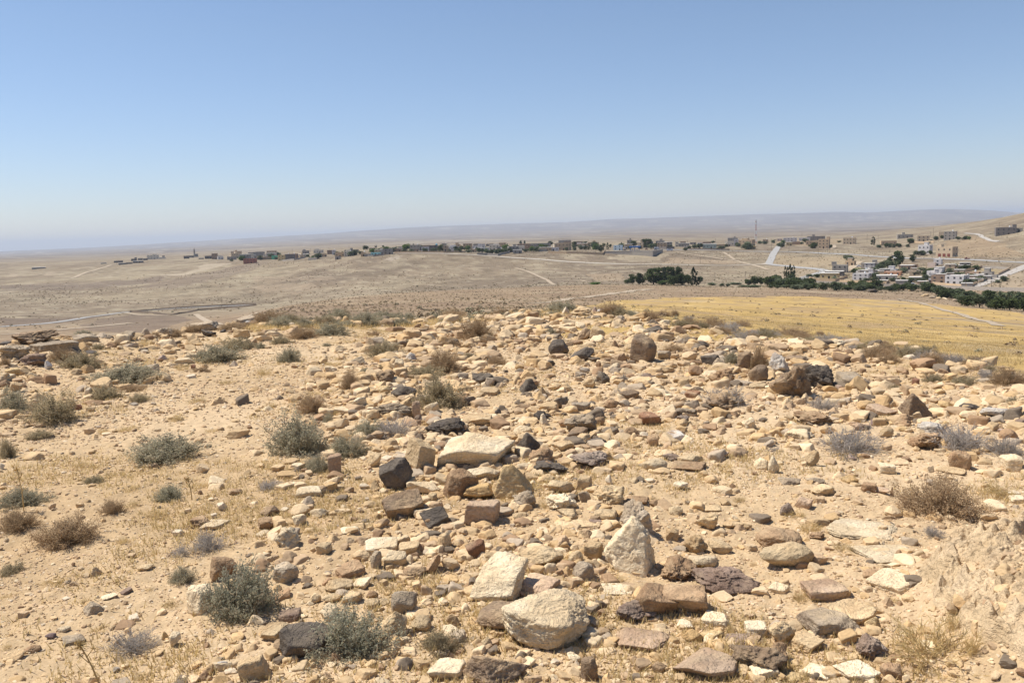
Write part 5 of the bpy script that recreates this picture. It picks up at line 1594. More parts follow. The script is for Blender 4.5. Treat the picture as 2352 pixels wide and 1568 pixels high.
HOUSES = {
'V5': """20 520 285 580 g 1 5 T0.4|low grey house with a square stair tower under the right hill|the grey house with a stair tower
380 545 575 635 b 2 0 |beige two-storey house behind a boundary wall|the beige walled house
750 475 845 550 b 2 0 x
842 475 1047 608 g 3 -8 K|tall grey brown three-storey house on the hillside|the tall three-storey hillside house
1735 405 2070 525 d 2 6 T0.92K|long dark block house high on the right slope|the long dark hill house
2085 408 2198 470 g 1 0
390 715 625 855 w 2 -20 T0.6|whitish grey house behind a round tree|the whitish house behind a tree
712 748 1055 905 b 2 -24 R,T0.1|beige shop house with three dark red doors by the highway|the shop house with red doors
555 1012 692 1088 p 1 -10 x
660 955 802 1058 w 2 -12 K|white house with a pale blue side by the highway|the white blue sided house
60 1062 320 1130 n 1 -16 W
300 1040 382 1088 n 1 0
548 1160 830 1250 w 1 -18 U.45/1/2.6|white house with a set back upper room in the garden plots|the white house with upper room
750 1045 880 1090 b 1 0
820 1080 1010 1130 g 1 8 W
1120 1012 1290 1050 d 1 0 W
1100 1060 1265 1132 b 1 0 W
840 1192 1000 1236 n 1 0 W
620 1242 872 1368 n 2 -10 U.3/1/1|unfinished brown two-storey house next to a white one|the unfinished brown house
568 1290 620 1372 w 1 0
872 1245 1250 1396 w 2 -22 |large white two-storey house with a dark red door in the valley|the large white valley house
1262 1245 1440 1325 n 1 -18 W|low brown house with a pale roof behind a garden tree|the low brown garden house
1140 1208 1260 1250 k 1 0 x
1530 1245 1665 1305 g 1 -12 xW
1670 1218 1770 1275 g 1 -12 x
240 1266 520 1312 g 1 0 xW
0 1325 200 1385 g 1 -6 xW
375 1340 545 1410 n 1 -12 W|brown shed with a dark open doorway by the valley wall|the brown open shed
1150 1372 1320 1436 g 1 0 xW""",
'V4': """270 578 500 640 w 2 0 K|long white two-storey house at the top of the village road|the long white road top house
160 590 250 630 p 1 0
540 575 730 625 w 1 0
685 552 990 615 d 2 -5 T0.35|long dark grey house behind white houses at the road top|the long dark road top house
320 655 422 710 y 1 0 W
422 645 552 692 n 1 0 x
665 630 880 692 t 1 0
880 612 1075 757 t 3 -10 T0.9|tall tan house with a dark open ground floor above the highway|the tall tan highway house
1312 582 1530 682 b 2 -6 K|cluster shaped beige house alone on the pale plain|the lone beige house
1125 1060 1390 1182 g 2 -6 T0.08|grey two-storey house with a tall stair tower at its side|the grey tower house
1635 1022 1950 1100 g 1 -4 T0.7K|low grey house with a roof room beside the big garden tree|the low grey roof room house
1000 1168 1322 1242 d 1 -8 W
915 1202 1238 1292 y 1 -8 W|yellowish house with a dark porch behind the boundary wall|the yellowish house
1480 1206 1785 1306 w 2 -14 K|white two-storey house with a flat pale roof beside the garden|the white flat roofed house
1500 1172 1830 1203 g 1 0 xW
1720 1118 2040 1160 g 1 0 W
1905 1238 2235 1306 k 1 0 WK|cream long house in front of the orange red one|the cream long house
1960 632 2230 702 t 1 6 
1920 1318 2080 1362 g 1 0 xW
2025 1168 2325 1236 o 1 -8 |orange red house with a pale roof edge in the valley|the orange red house""",
'V3': """1720 532 2002 640 t 2 -18 U.2/.6/2.6|big tan house beside the telecom tower|the big tan house by the mast
1845 635 2012 682 y 1 0 P
1480 552 1640 632 k 1 0
1530 492 1700 546 g 2 0 T0.7
1635 520 1715 632 w 2 0
1090 602 1330 670 s 1 0 W|pale green walled house with a flat white roof by the highway|the pale green house
1330 600 1522 636 t 1 0 x
345 587 420 642 g 1 0
420 567 562 640 g 2 0 W
612 562 675 642 k 2 0 W|pale narrow house with a slanting white roof by the highway|the pale narrow house
675 587 860 642 g 1 0 W
700 552 800 582 n 1 0
765 640 885 672 b 1 0 W
870 567 980 602 g 1 0
1000 572 1085 602 w 1 0
1090 560 1240 602 n 1 0
2140 517 2232 560 t 1 0 WK""",
'V2': """780 347 1095 466 t 2 -14 |tan two-storey house with rows of small dark windows|the tan house with window rows
95 357 345 456 n 2 -14
345 347 712 432 g 2 0 |long grey house with a row of windows beside trees|the long grey windowed house
20 467 187 522 g 1 0 W|small grey hut with a white flat roof on the slope edge|the small grey hut
500 420 727 476 t 1 0 W
495 446 642 487 g 1 0 x
0 357 92 420 k 1 0
855 287 1087 342 g 2 0 
955 305 1088 346 n 1 0
1150 305 1300 346 n 1 0
1190 327 1272 352 p 1 0 x
1160 347 1442 392 t 1 0 W
1865 382 2037 466 l 2 -10 |pale blue white building on the filling station forecourt|the pale blue station building
2060 402 2147 442 w 1 0 """,
'V1': """690 192 862 232 n 2 0
690 228 826 312 w 2 0 |white house with rows of black windows at the town's edge|the white black windowed house
826 202 982 302 d 2 0
1060 162 1176 236 g 2 0 K
335 197 572 256 t 2 0 U.15/.65/2.6|long tan house with an upper room on the ridge|the long tan ridge house
265 217 337 246 g 1 0
250 246 422 267 d 1 0 xW
170 258 322 312 n 1 0
1455 167 1627 266 t 2 -10 W|tall tan brown house with a sloping white roof edge|the tall tan brown town house
1620 205 1790 247 w 1 0 
1780 167 1862 226 w 2 0
1875 167 2012 206 d 2 0
2015 170 2112 226 w 2 0
2110 152 2252 226 t 2 -10 |tall square tan house at the edge of the olive grove|the tall square tan house
1180 227 1312 262 b 1 0
1640 165 1782 207 g 2 0
1790 232 1892 276 w 1 0 x
0 267 168 356 g 2 -14 
1210 262 1292 292 w 1 0 x
530 267 642 302 n 1 0
2080 237 2242 272 g 1 0 xW""",
'V0': """2110 327 2292 380 u 1 0 |turquoise house on the ridge edge|the turquoise house
1990 352 2112 392 g 1 0 x
2290 282 2352 366 g 1 0
1460 327 1642 407 t 1 -6 |tan house with a lower grey annex at the lane|the tan lane house
1700 317 1827 380 t 1 0
1640 327 1702 380 n 1 0 W
1455 397 1557 450 g 1 -16
1630 277 1887 322 d 2 0 T0.5|dark unfinished house with a tower on its roof|the dark unfinished house
2080 242 2192 292 n 1 0 W
290 387 400 447 G 1 0 x|bright green house at the lower edge of town|the bright green house
405 377 542 472 y 2 -12 |orange tan two-storey house next to the bright green one|the orange tan house
530 367 722 452 d 1 0 x
720 362 962 412 g 1 0 W
1110 357 1212 417 s 1 0 
1195 347 1302 402 t 1 0
1400 287 1472 362 w 2 0 K
1310 287 1402 352 n 2 0
1060 277 1242 332 k 1 0 U.1/.6/2.4
850 292 982 342 g 1 0 U.1/.5/2.4
200 297 382 352 t 2 0 
0 312 157 362 g 2 0
140 352 232 392 k 1 0
20 407 282 452 n 1 0 x
960 422 1112 457 k 1 0 x""",
'VL': """2000 258 2178 316 r 2 -8 |red brick house at the far lower edge of town|the red brick house
1830 157 1972 206 t 2 -14 T0.5|tan house with a roof tower in the distant town|the distant tan tower house
2120 167 2282 216 g 2 0
2060 172 2125 222 g 1 0
2310 152 2352 186 t 1 0
1780 226 1902 266 g 1 0
1480 217 1592 252 d 1 0
1600 215 1712 247 g 1 0 W
1195 217 1267 252 d 1 0
1260 210 1332 236 g 1 0
705 207 857 256 k 2 0 U.4/.8/2.8|large cream house among far small houses|the large far cream house
865 235 947 252 k 1 0 xW
905 213 937 232 d 1 0 x
490 255 562 282 d 1 0 U.6/1/2.6
580 247 642 272 g 1 0
650 250 707 272 d 1 0
320 312 412 332 d 1 0 xW|low dark shed at the far end of the ridge|the low far shed
420 305 502 322 d 1 0
515 285 647 307 d 1 0 W
260 282 372 302 d 1 0 x
80 307 152 320 g 1 0 xW
1395 242 1462 257 g 1 0 xW
1960 225 2000 262 g 1 0""",
'C0': """300 528 412 541 g 1 0 xW|long low shed alone on the plain far from town|the lone low shed""",
}
for cr, txt in HOUSES.items():
    for line in txt.split('\n'):
        a = line.split('|'); q_ = a[0].split()
        house(cr, *map(float, q_[:4]), q_[4], int(q_[5]), float(q_[6]), q_[7] if len(q_) > 7 else '', a[1] if len(a) > 1 else None, a[2] if len(a) > 2 else None)

_h = np.random.default_rng(515); _rx, _ry = [470, 590, 700, 830, 900, 1000, 1200, 1430, 1560], [603, 599, 598, 591, 584, 581, 581, 573, 572]
for i in range(46):
    px = _h.uniform(480, 1540); py = np.interp(px, _rx, _ry) - _h.uniform(1.5, 9); w_ = _h.uniform(11, 27); h_ = _h.uniform(6, 12)
    house('F', px - w_ / 2, py - h_, px + w_ / 2, py, str(_h.choice(list('gtbkwnpg'))), 1 if h_ < 9 else 2, float(_h.uniform(-18, 18)), str(_h.choice(['', 'W', 'K', 'T0.6', 'U.2/.7/2.4'])))

for i in range(20):
    px = _h.uniform(1950, 2270); py = np.interp(px, [1950, 2040, 2150, 2270], [640, 648, 652, 654]) - _h.uniform(0, 34); w_ = _h.uniform(18, 36); h_ = _h.uniform(7, 12)
    house('F', px - w_ / 2, py - h_, px + w_ / 2, py, str(_h.choice(list('gtbkwnwg'))), 1 if h_ < 10 else 2, float(_h.uniform(-20, 0)), str(_h.choice(['W', 'W', 'K', 'T0.6', 'U.2/.7/2.4'])))

def root_at(name, px, py, cat, lab, rmin=30.0, group=None, H=None, done=True):
    P = hit(px, py, rmin); r = bpy.data.objects.new(name, None); COL.objects.link(r); r.location = P.tolist(); r.rotation_euler = (0, 0, -math.atan2(P[0], P[1]))
    HT.append([r, px, py, lab, group, cat, done]); return r, P, depth(P) / F

# mosques: dome and minaret
X, Y = CR['VL'](1362, 226); r, P, k = root_at("mosque", X, Y, "mosque", "far mosque with a slender tall minaret"); s = 50 / 3.36 / 1.7415 * k
b = MB(); b.box(-s / 2, 0, -2, s / 2, s * .8, s * .8); b.build("prayer_hall", HM['g'], r)
b = MB(); h = 118 / 3.36 / 1.7415 * k; x = -s * .42
b.lathe([(1.7, -2), (1.7, h * .62), (2.4, h * .64), (2.4, h * .68), (1.5, h * .69), (1.4, h * .86), (1.9, h * .87), (1.2, h * .9), (.1, h)], 10, (x, -1.0)); b.build("minaret", HM['g'], r)
X, Y = CR['V1'](968, 240); r, P, k = root_at("mosque", X, Y, "mosque", "mosque with a turquoise dome in the middle of town"); s = 92 / 4.594 / 1.7415 * k
b = MB(); b.box(-s / 2, 0, -2, s / 2, s * .8, s * .5); b.build("prayer_hall", HM['g'], r)
b = MB(); R_ = s * .24; b.lathe([(R_, s * .5), (R_, s * .6)] + [(R_ * math.cos(a), s * .6 + R_ * 1.15 * math.sin(a)) for a in np.linspace(.1, 1.5, 8)] + [(.08, s * .6 + R_ * 1.7)], 14, (0, s * .35)); b.build("dome", plain("dome_tile", (.08, .30, .38), .4), r, True)

# telecom mast
X, Y = CR['V3'](2018, 588); r, P, k = root_at("telecom_tower", X, Y, "tower", "red and white lattice telecom tower rising behind the big tan house")
TH_ = 415 / 4.355 / 1.7415 * k; wz = lambda z: 3.1 * (1 - .72 * min(z / (TH_ * .75), 1.0)) / 2 + .25
for sx in (-1, 1):
    for sy in (-1, 1):
        b = MB()
        for z0, z1 in zip(np.linspace(0, TH_ * .96, 9)[:-1], np.linspace(0, TH_ * .96, 9)[1:]): b.tube((sx * wz(z0), sy * wz(z0), z0), (sx * wz(z1), sy * wz(z1), z1), .20, .17, 4)
        b.build("leg", m_wtp, r)
zs = [0]
while zs[-1] < TH_ * .93: zs.append(zs[-1] + max(1.3, wz(zs[-1]) * 1.7))
for i, (z0, z1) in enumerate(zip(zs[:-1], zs[1:])):
    b = MB(); w0, w1 = wz(z0), wz(z1); c = [(-1, -1), (1, -1), (1, 1), (-1, 1)]
    for (ax, ay), (bx, by) in zip(c, c[1:] + c[:1]):
        b.tube((ax * w0, ay * w0, z0), (bx * w1, by * w1, z1), .13, .13, 4); b.tube((bx * w0, by * w0, z0), (ax * w1, ay * w1, z1), .13, .13, 4); b.tube((ax * w1, ay * w1, z1), (bx * w1, by * w1, z1), .13, .13, 4)
    u = z0 / TH_; red = u < .08 or .27 < u < .36 or .53 < u < .76 or u > .88
    b.build("brace", m_rdp if red else m_wtp, r)
for i, (ax, zz, s) in enumerate(((-1.2, .93, .9), (1.0, .95, .7), (-.4, .9, .6), (.9, .88, .5), (.5, .42, .6))):
    b = MB(); b.lathe([(.05, -.2), (s * .8, 0), (s, .25), (s * .9, .3), (.05, .12)], 12); o = b.build("dish_antenna", m_wtp, r); o.rotation_euler = (math.pi / 2, 0, .5 * ax); o.location = (ax, -.7, TH_ * zz)
for ax in (-.9, 0, .9):
    b = MB(); b.box(ax - .14, -.9, TH_ * .93, ax + .14, -.7, TH_); b.build("panel_antenna", m_steel, r)
b = MB(); b.box(-1.5, -1.5, TH_ * .90, 1.5, 1.5, TH_ * .905); b.build("platform", m_steel, r)

# boundary walls
def wall(cr, pts, h, mat, lab, name="boundary_wall", th=.35, cap=None, level=None):
    P = []
    for a, b in zip(pts[:-1], pts[1:]):
        A, B_ = W(*CR[cr](*a), 60.0), W(*CR[cr](*b), 60.0); n = max(1, int(np.hypot(*(B_ - A)) / 6)); P += [A + (B_ - A) * i / n for i in range(n)]
    P.append(W(*CR[cr](*pts[-1]), 60.0)); P = np.array(P); T = np.gradient(P, axis=0); T /= np.linalg.norm(T, axis=1)[:, None]; N = np.stack([-T[:, 1], T[:, 0]], 1) * th / 2
    z = zat(P[:, 0], P[:, 1]); top = z + h if level is None else np.full(len(z), z.max() + level)
    def strip(z0, z1, g, m, nm, par):
        V = np.stack([np.c_[P - N * g, z0], np.c_[P + N * g, z0], np.c_[P + N * g, z1], np.c_[P - N * g, z1]], 1).reshape(-1, 3); n = len(P); q = []
        for i in range(n - 1):
            for s in range(4): q.append([i * 4 + s, i * 4 + (s + 1) % 4, (i + 1) * 4 + (s + 1) % 4, (i + 1) * 4 + s])
        q += [[3, 2, 1, 0], [(n - 1) * 4 + s for s in range(4)]]
        return link(nm, mesh_np(nm, V, [x[::-1] for x in q], m, False), par)
    if cap is None: o = strip(z - 1.0, top, 1, mat, name, None)
    else:
        o = bpy.data.objects.new(name, None); COL.objects.link(o); strip(z - 1.0, top, 1, mat, "wall_face", o); strip(top, top + .3, 1.6, cap, "coping", o)
    m_ = pts[len(pts) // 2]; X, Y = CR[cr](*m_); HT.append([o, X, Y, lab, None, 'wall', True])
wall('V2', [(668, 520), (1000, 528), (1670, 548), (1722, 500)], 2.3, HM['t'], "long tan boundary wall sloping beside the filling station")
wall('C2', [(862, 492), (1100, 505), (1292, 520), (1384, 480)], 3.0, HM['g'], "tall grey retaining wall under the filling station forecourt", "retaining_wall", .6, m_conc2, 2.2)
wall('V5', [(-200, 1432), (300, 1436), (700, 1452), (1150, 1474), (1700, 1498), (2230, 1512), (2500, 1520)], 2.0, HM['g'], "long grey wall along the valley road beside the olive orchard")
wall('V4', [(830, 1352), (1250, 1378), (1700, 1398), (2200, 1416)], 1.4, HM['g'], "low grey wall along the left part of the valley road")
wall('V4', [(725, 1290), (800, 1322), (1170, 1330), (1385, 1262)], 1.8, HM['t'], "tan yard wall in front of the yellowish house")
wall('V4', [(1250, 1342), (1700, 1370), (2060, 1375), (2110, 1345)], 1.6, HM['t'], "tan yard wall in front of the white flat roofed house")
wall('V5', [(1190, 1170), (1360, 1135), (1500, 1090)], 1.8, HM['t'], "tan garden wall beside the dark shed under bushes")
wall('V5', [(1510, 1098), (1760, 1108), (1970, 1128)], 1.6, HM['g'], "grey rear wall of the empty straw coloured plot")
wall('V5', [(1975, 1130), (1880, 1178), (1780, 1228)], 1.8, HM['t'], "tan wall slanting down to the grey sheds by the side road")
wall('V5', [(640, 1385), (760, 1402), (1140, 1435)], 1.8, HM['t'], "tan wall in front of the unfinished brown house")
wall('V5', [(1215, 1438), (1310, 1425), (1410, 1382)], 1.8, HM['t'], "tan corner wall beside the side road junction")
wall('V5', [(1440, 1365), (1500, 1350), (1590, 1295)], 1.6, HM['t'], "short tan wall behind the low brown garden house")
wall('V5', [(270, 655), (480, 662), (660, 655)], 1.8, HM['t'], "tan boundary wall around the beige hillside house")
wall('V5', [(0, 1165), (200, 1165), (420, 1160)], 1.5, HM['g'], "grey wall behind the round garden tree")
wall('V1', [(190, 335), (600, 328), (1100, 330), (1500, 322)], 1.8, HM['t'], "long tan wall along the town's front edge")
wall('V1', [(1712, 362), (1900, 370), (2095, 384), (2230, 345), (2352, 308)], 2.2, HM['g'], "grey wall around the olive grove at the town's edge")
wall('V3', [(325, 676), (460, 680), (600, 672)], 2.6, HM['d'], "dark wall beside the highway near parked cars")
wall('V3', [(850, 690), (1200, 693), (1560, 697)], 1.4, HM['n'], "low brown wall in front of the pale green house")
wall('V0', [(480, 478), (700, 462), (930, 405)], 1.8, HM['g'], "grey wall below the dark block by the orange tan house")
wall('V0', [(1990, 395), (2150, 394), (2352, 368)], 1.6, HM['g'], "grey wall in front of the turquoise house")

# filling station canopy
r, P, k = root_at("fuel_canopy", *CR['C2'](1128, 466), "canopy", "blue canopy on posts over the filling station forecourt")
w = 105 / 2.297 / 1.7415 * k; h = 42 / 2.297 / 1.7415 * k
b = MB(); b.box(-w / 2, 0, h * .68, w / 2, 8, h); b.build("roof", m_blue, r)
for sx in (-.38, 0, .38):
    for yy in (1.2, 6.5): b = MB(); b.box(sx * w - .35, yy, -1, sx * w + .35, yy + .7, h * .68); b.build("post", m_blue, r)
for sx in (-.22, .2):
    b = MB(); b.box(sx * w - .5, 3, -.2, sx * w + .5, 3.8, 1.7); b.build("fuel_pump", m_wtp, r)

# cars
def car(cr, x0, y0, x1, y1, body, lab, kind='car'):
    (a0, b0), (a1, b1) = CR[cr](x0, y0), CR[cr](x1, y1); r, P, k = root_at("parked_car" if kind == 'car' else kind, (a0 + a1) / 2, b1, "car" if kind == 'car' else 'truck' if kind == 'pickup_truck' else 'van', lab)
    L = max((a1 - a0) * k, 3.6); L = min(L, 9); H = 1.5 if kind != 'van' else 2.6; hl = L / 2
    b = MB(); V = []
    prof = [(-hl, .35), (-hl, .8), (-hl * .75, .95), (-hl * .45, H), (hl * .45, H), (hl * .62, .95), (hl, .85), (hl, .35)] if kind == 'car' else [(-hl, .4), (-hl, 1.0), (-hl * .75, 1.1), (-hl * .5, 1.75), (0, 1.75), (0.05, 1.05), (hl, 1.05), (hl, .4)] if kind == 'pickup_truck' else [(-hl, .4), (-hl, 1.3), (-hl * .85, H), (hl * .9, H), (hl, 1.4), (hl, .4)]
    n = len(prof); V = [(x, -.85, z) for x, z in prof] + [(x, .85, z) for x, z in prof]
    b.add(V, [list(range(n))] + [list(range(2 * n - 1, n - 1, -1))] + [[(i + 1) % n, i, n + i, n + (i + 1) % n] for i in range(n)]); b.build("body", body, r)
    b = MB(); b.box(-hl * .42, -.87, H * .66, hl * .42 if kind != 'pickup_truck' else -.1, .87, H * .9); b.build("window", m_win, r)
    for sx in (-.62, .62):
        for sy in (-.8, .8):
            b = MB(); b.tube((sx * hl, sy - .1, .33), (sx * hl, sy + .1, .33), .33, .33, 12); b.build("wheel", m_rub, r)
m_cw, m_cd, m_cr_, m_cs = plain("white_car_paint", (.72, .72, .72), .35), plain("dark_car_paint", (.05, .05, .06), .35), plain("dark_red_car_paint", (.16, .03, .03), .4), plain("silver_car_paint", (.42, .43, .45), .35)
car('V5', 1195, 918, 1283, 948, m_cr_, "dark red pickup truck driving on the highway", 'pickup_truck')
car('V3', 463, 675, 572, 712, m_cw, "white van parked beside the highway", 'van')
car('V3', 245, 668, 300, 694, m_cd, "dark car parked next to a white truck cab")
car('V3', 298, 668, 350, 692, m_cs, "silver car parked beside the dark wall")
car('V3', 85, 672, 140, 692, m_cr_, "small red car on the filling station forecourt")
car('V4', 1542, 1052, 1632, 1080, m_cw, "white car parked beside the low grey roof room house")
car('V4', 2140, 888, 2212, 908, m_cd, "dark car on the highway beside the valley trees")
car('V5', 262, 1382, 322, 1400, m_cw, "white car parked near the brown open shed")
car('V2', 2050, 452, 2095, 472, m_cd, "dark car beside the pale blue station building")
car('V3', 245, 628, 322, 680, m_cw, "white box truck standing at the dark highway wall", 'van')

# utility poles
POLES = {'V4': [(58, 590, 764), (145, 590, 724), (365, 690, 802), (590, 495, 600), (875, 705, 848), (1035, 700, 822), (1725, 515, 652), (1917, 540, 640)],
         'V5': [(648, 405, 556), (602, 470, 556), (350, 800, 932), (1798, 300, 405), (1660, 1310, 1478), (1212, 1250, 1452), (1075, 440, 520)],
         'V3': [(250, 520, 640), (118, 560, 682), (1050, 830, 932), (1305, 1090, 1252), (1842, 1070, 1190), (1533, 560, 692), (828, 525, 600), (1315, 495, 602)],
         'V2': [(778, 260, 345), (1400, 265, 350)], 'V0': [(672, 252, 345), (1005, 250, 315), (1710, 200, 262), (1345, 235, 292)], 'V1': [(222, 190, 250), (1195, 200, 260)]}
for cr, L in POLES.items():
    for x, yt, yb in L:
        X, Y = CR[cr](x, yb); Y0 = CR[cr](x, yt)[1]; r, P, k = root_at("utility_pole", X, Y, "pole", "thin utility pole", done=False, group="utility poles"); h = (Y - Y0) * k
        b = MB(); b.tube((0, 0, -1), (0, 0, h), .17, .11, 6); b.build("post", m_pole, r); b = MB(); b.box(-.9, -.08, h * .93, .9, .08, h * .93 + .14); b.build("crossarm", m_pole, r)

# ------------------------------------------------------------------ trees
def crownmat(name, c0, c1):
    m, nt, b = new_mat(name); ge = nd(nt, "ShaderNodeNewGeometry"); oi = nd(nt, "ShaderNodeObjectInfo")
    hs = nd(nt, "ShaderNodeHueSaturation"); nt.links.new(mix(nt, ge.outputs["Random Per Island"], c0, c1), hs.inputs["Color"]); nt.links.new(ramp(nt, oi.outputs["Random"], 0, 1, .8, 1.2), hs.inputs["Value"])
    nt.links.new(hs.outputs[0], b.inputs["Base Color"])
    tr = nd(nt, "ShaderNodeBsdfTranslucent"); nt.links.new(hs.outputs[0], tr.inputs["Color"]); ms = nd(nt, "ShaderNodeMixShader"); ms.inputs[0].default_value = .35
    nt.links.new(b.outputs[0], ms.inputs[1]); nt.links.new(tr.outputs[0], ms.inputs[2]); nt.links.new(ms.outputs[0], nt.nodes["Material Output"].inputs["Surface"]); return m
TM = {'p': crownmat("pine_needles", (0.048, 0.067, 0.026), (0.104, 0.125, 0.048)), 'o': crownmat("olive_leaves", (0.080, 0.102, 0.051), (0.152, 0.173, 0.096)), 'c': crownmat("cypress_needles", (0.032, 0.048, 0.024), (0.072, 0.090, 0.042)), 'g': crownmat("bright_leaves", (0.088, 0.144, 0.040), (0.168, 0.224, 0.072)), 'a': crownmat("grey_leaves", (0.136, 0.160, 0.096), (0.240, 0.256, 0.160))}
m_trunk = plain("bark", (.13, .095, .065))
TPRO = {}
def tree_proto(shape, var):
    key = (shape, var)
    if key in TPRO: return TPRO[key]
    g = np.random.default_rng(hash(shape) % 997 if False else ord(shape[0]) * 31 + var); V = []
    def clump(c, rad, n, card):
        for _ in range(n):
            d = g.normal(size=3); d /= np.linalg.norm(d); p = c + d * rad * g.uniform(.55, 1.05); a = g.normal(size=3); a /= np.linalg.norm(a); b = np.cross(a, g.normal(size=3)); b /= np.linalg.norm(b); s = card * g.uniform(.6, 1.4)
            V.extend([p - a * s, p - b * s * .7, p + a * s, p + b * s * .7])
    if shape == 'round':
        for _ in range(22):
            d = g.normal(size=3); d /= np.linalg.norm(d); c = np.array([0, 0, .52]) + d * np.array([.30, .30, .32]) * g.uniform(.4, 1.1); clump(c, np.array([.21, .21, .18]) * g.uniform(.7, 1.25), 70, .05)
        th = .4
    elif shape == 'pine':
        for _ in range(26):
            z = g.uniform(.16, .92); rr_ = .42 * (1 - abs(z - .55) * 1.25) ; a = g.uniform(0, 6.28); c = np.array([math.cos(a) * rr_ * g.uniform(.3, 1), math.sin(a) * rr_ * g.uniform(.3, 1), z]); clump(c, np.array([.18, .18, .13]) * g.uniform(.7, 1.3), 66, .046)
        th = .5
    elif shape == 'bush':
        for _ in range(14):
            a = g.uniform(0, 6.28); c = np.array([math.cos(a) * .33 * g.uniform(0, 1), math.sin(a) * .33 * g.uniform(0, 1), g.uniform(.22, .7)]); clump(c, np.array([.22, .22, .26]) * g.uniform(.7, 1.15), 70, .052)
        th = .3
    else:   # column
        for _ in range(26):
            z = g.uniform(.06, .96); rr_ = .30 * min(1, (1 - z) * 2.2 + .12) * min(1, z * 5 + .4); a = g.uniform(0, 6.28); c = np.array([math.cos(a) * rr_, math.sin(a) * rr_, z]); clump(c, np.array([.17, .17, .07]) * g.uniform(.7, 1.15) * (.5 + .5 * min(1, (1 - z) * 2.5)), 60, .04)
        th = .5
    cv = np.array(V); cv[:, 2] = np.clip(cv[:, 2], 0.01, None); mn, mx = cv.min(0), cv.max(0); cv = (cv - [(mn[0] + mx[0]) / 2, (mn[1] + mx[1]) / 2, 0]) / [(mx[0] - mn[0]), (mx[1] - mn[1]), mx[2]]
    tb = MB(); tb.tube((0, 0, -.1), (.015, 0, th * .5), .04, .032, 7); tb.tube((.015, 0, th * .5), (0, .01, th), .032, .018, 7)
    for a in (.4, 2.4, 4.5): tb.tube((.01, 0, th * .55), (math.cos(a) * .22, math.sin(a) * .22, th * 1.25), .018, .008, 5)
    TPRO[key] = (cv, np.arange(len(cv)).reshape(-1, 4), tb)
    return TPRO[key]
TME = {}
def tree(cr, x0, y0, x1, y1, shape, mat, lab=None, lm=None, name=None, cat='tree', kindname=None):
    (a0, b0), (a1, b1) = CR[cr](x0, y0), CR[cr](x1, y1); P = hit((a0 + a1) / 2, b1, 60.0); k = depth(P) / F; w, h = (a1 - a0) * k * 1.22, (b1 - b0) * k * 1.12
    var = int(rng.integers(0, 3)); key = (shape, var, mat)
    if key not in TME:
        cv, cf, tb = tree_proto(shape, var); TME[key] = (mesh_np("crown", cv, cf, TM[mat], False), tb.mesh("trunk", m_trunk))
    nm = name or {'round': 'tree', 'pine': 'pine_tree', 'bush': 'large_shrub', 'column': 'cypress_tree'}[shape]
    root = bpy.data.objects.new(nm, None); COL.objects.link(root); t = math.atan2(P[0], P[1]); c = P[:2] + np.array([math.sin(t), math.cos(t)]) * w * .25
    root.location = (float(c[0]), float(c[1]), float(P[2]) - .1); root.rotation_euler = (0, 0, rng.uniform(0, 6.28)); root.scale = (w, w, h)
    link("crown", TME[key][0], root); link("trunk", TME[key][1], root)
    cn = {'p': 'dark green', 'o': 'grey green', 'c': 'blackish green', 'g': 'bright green', 'a': 'pale grey green'}[mat]; kn = kindname or {'round': 'round tree', 'pine': 'shaggy pine', 'bush': 'bushy shrub', 'column': 'narrow cypress'}[shape]
    sz = 'tall ' if h > 9 else 'small ' if h < 3.2 else ''
    if lab: HLAND.append(((a0 + a1) / 2, (b0 + b1) / 2, lm or lab))
    HT.append([root, (a0 + a1) / 2, (b0 + b1) / 2, lab or (sz + cn + ' ' + kn), None, 'tree' if shape != 'bush' else 'shrub', bool(lab)])
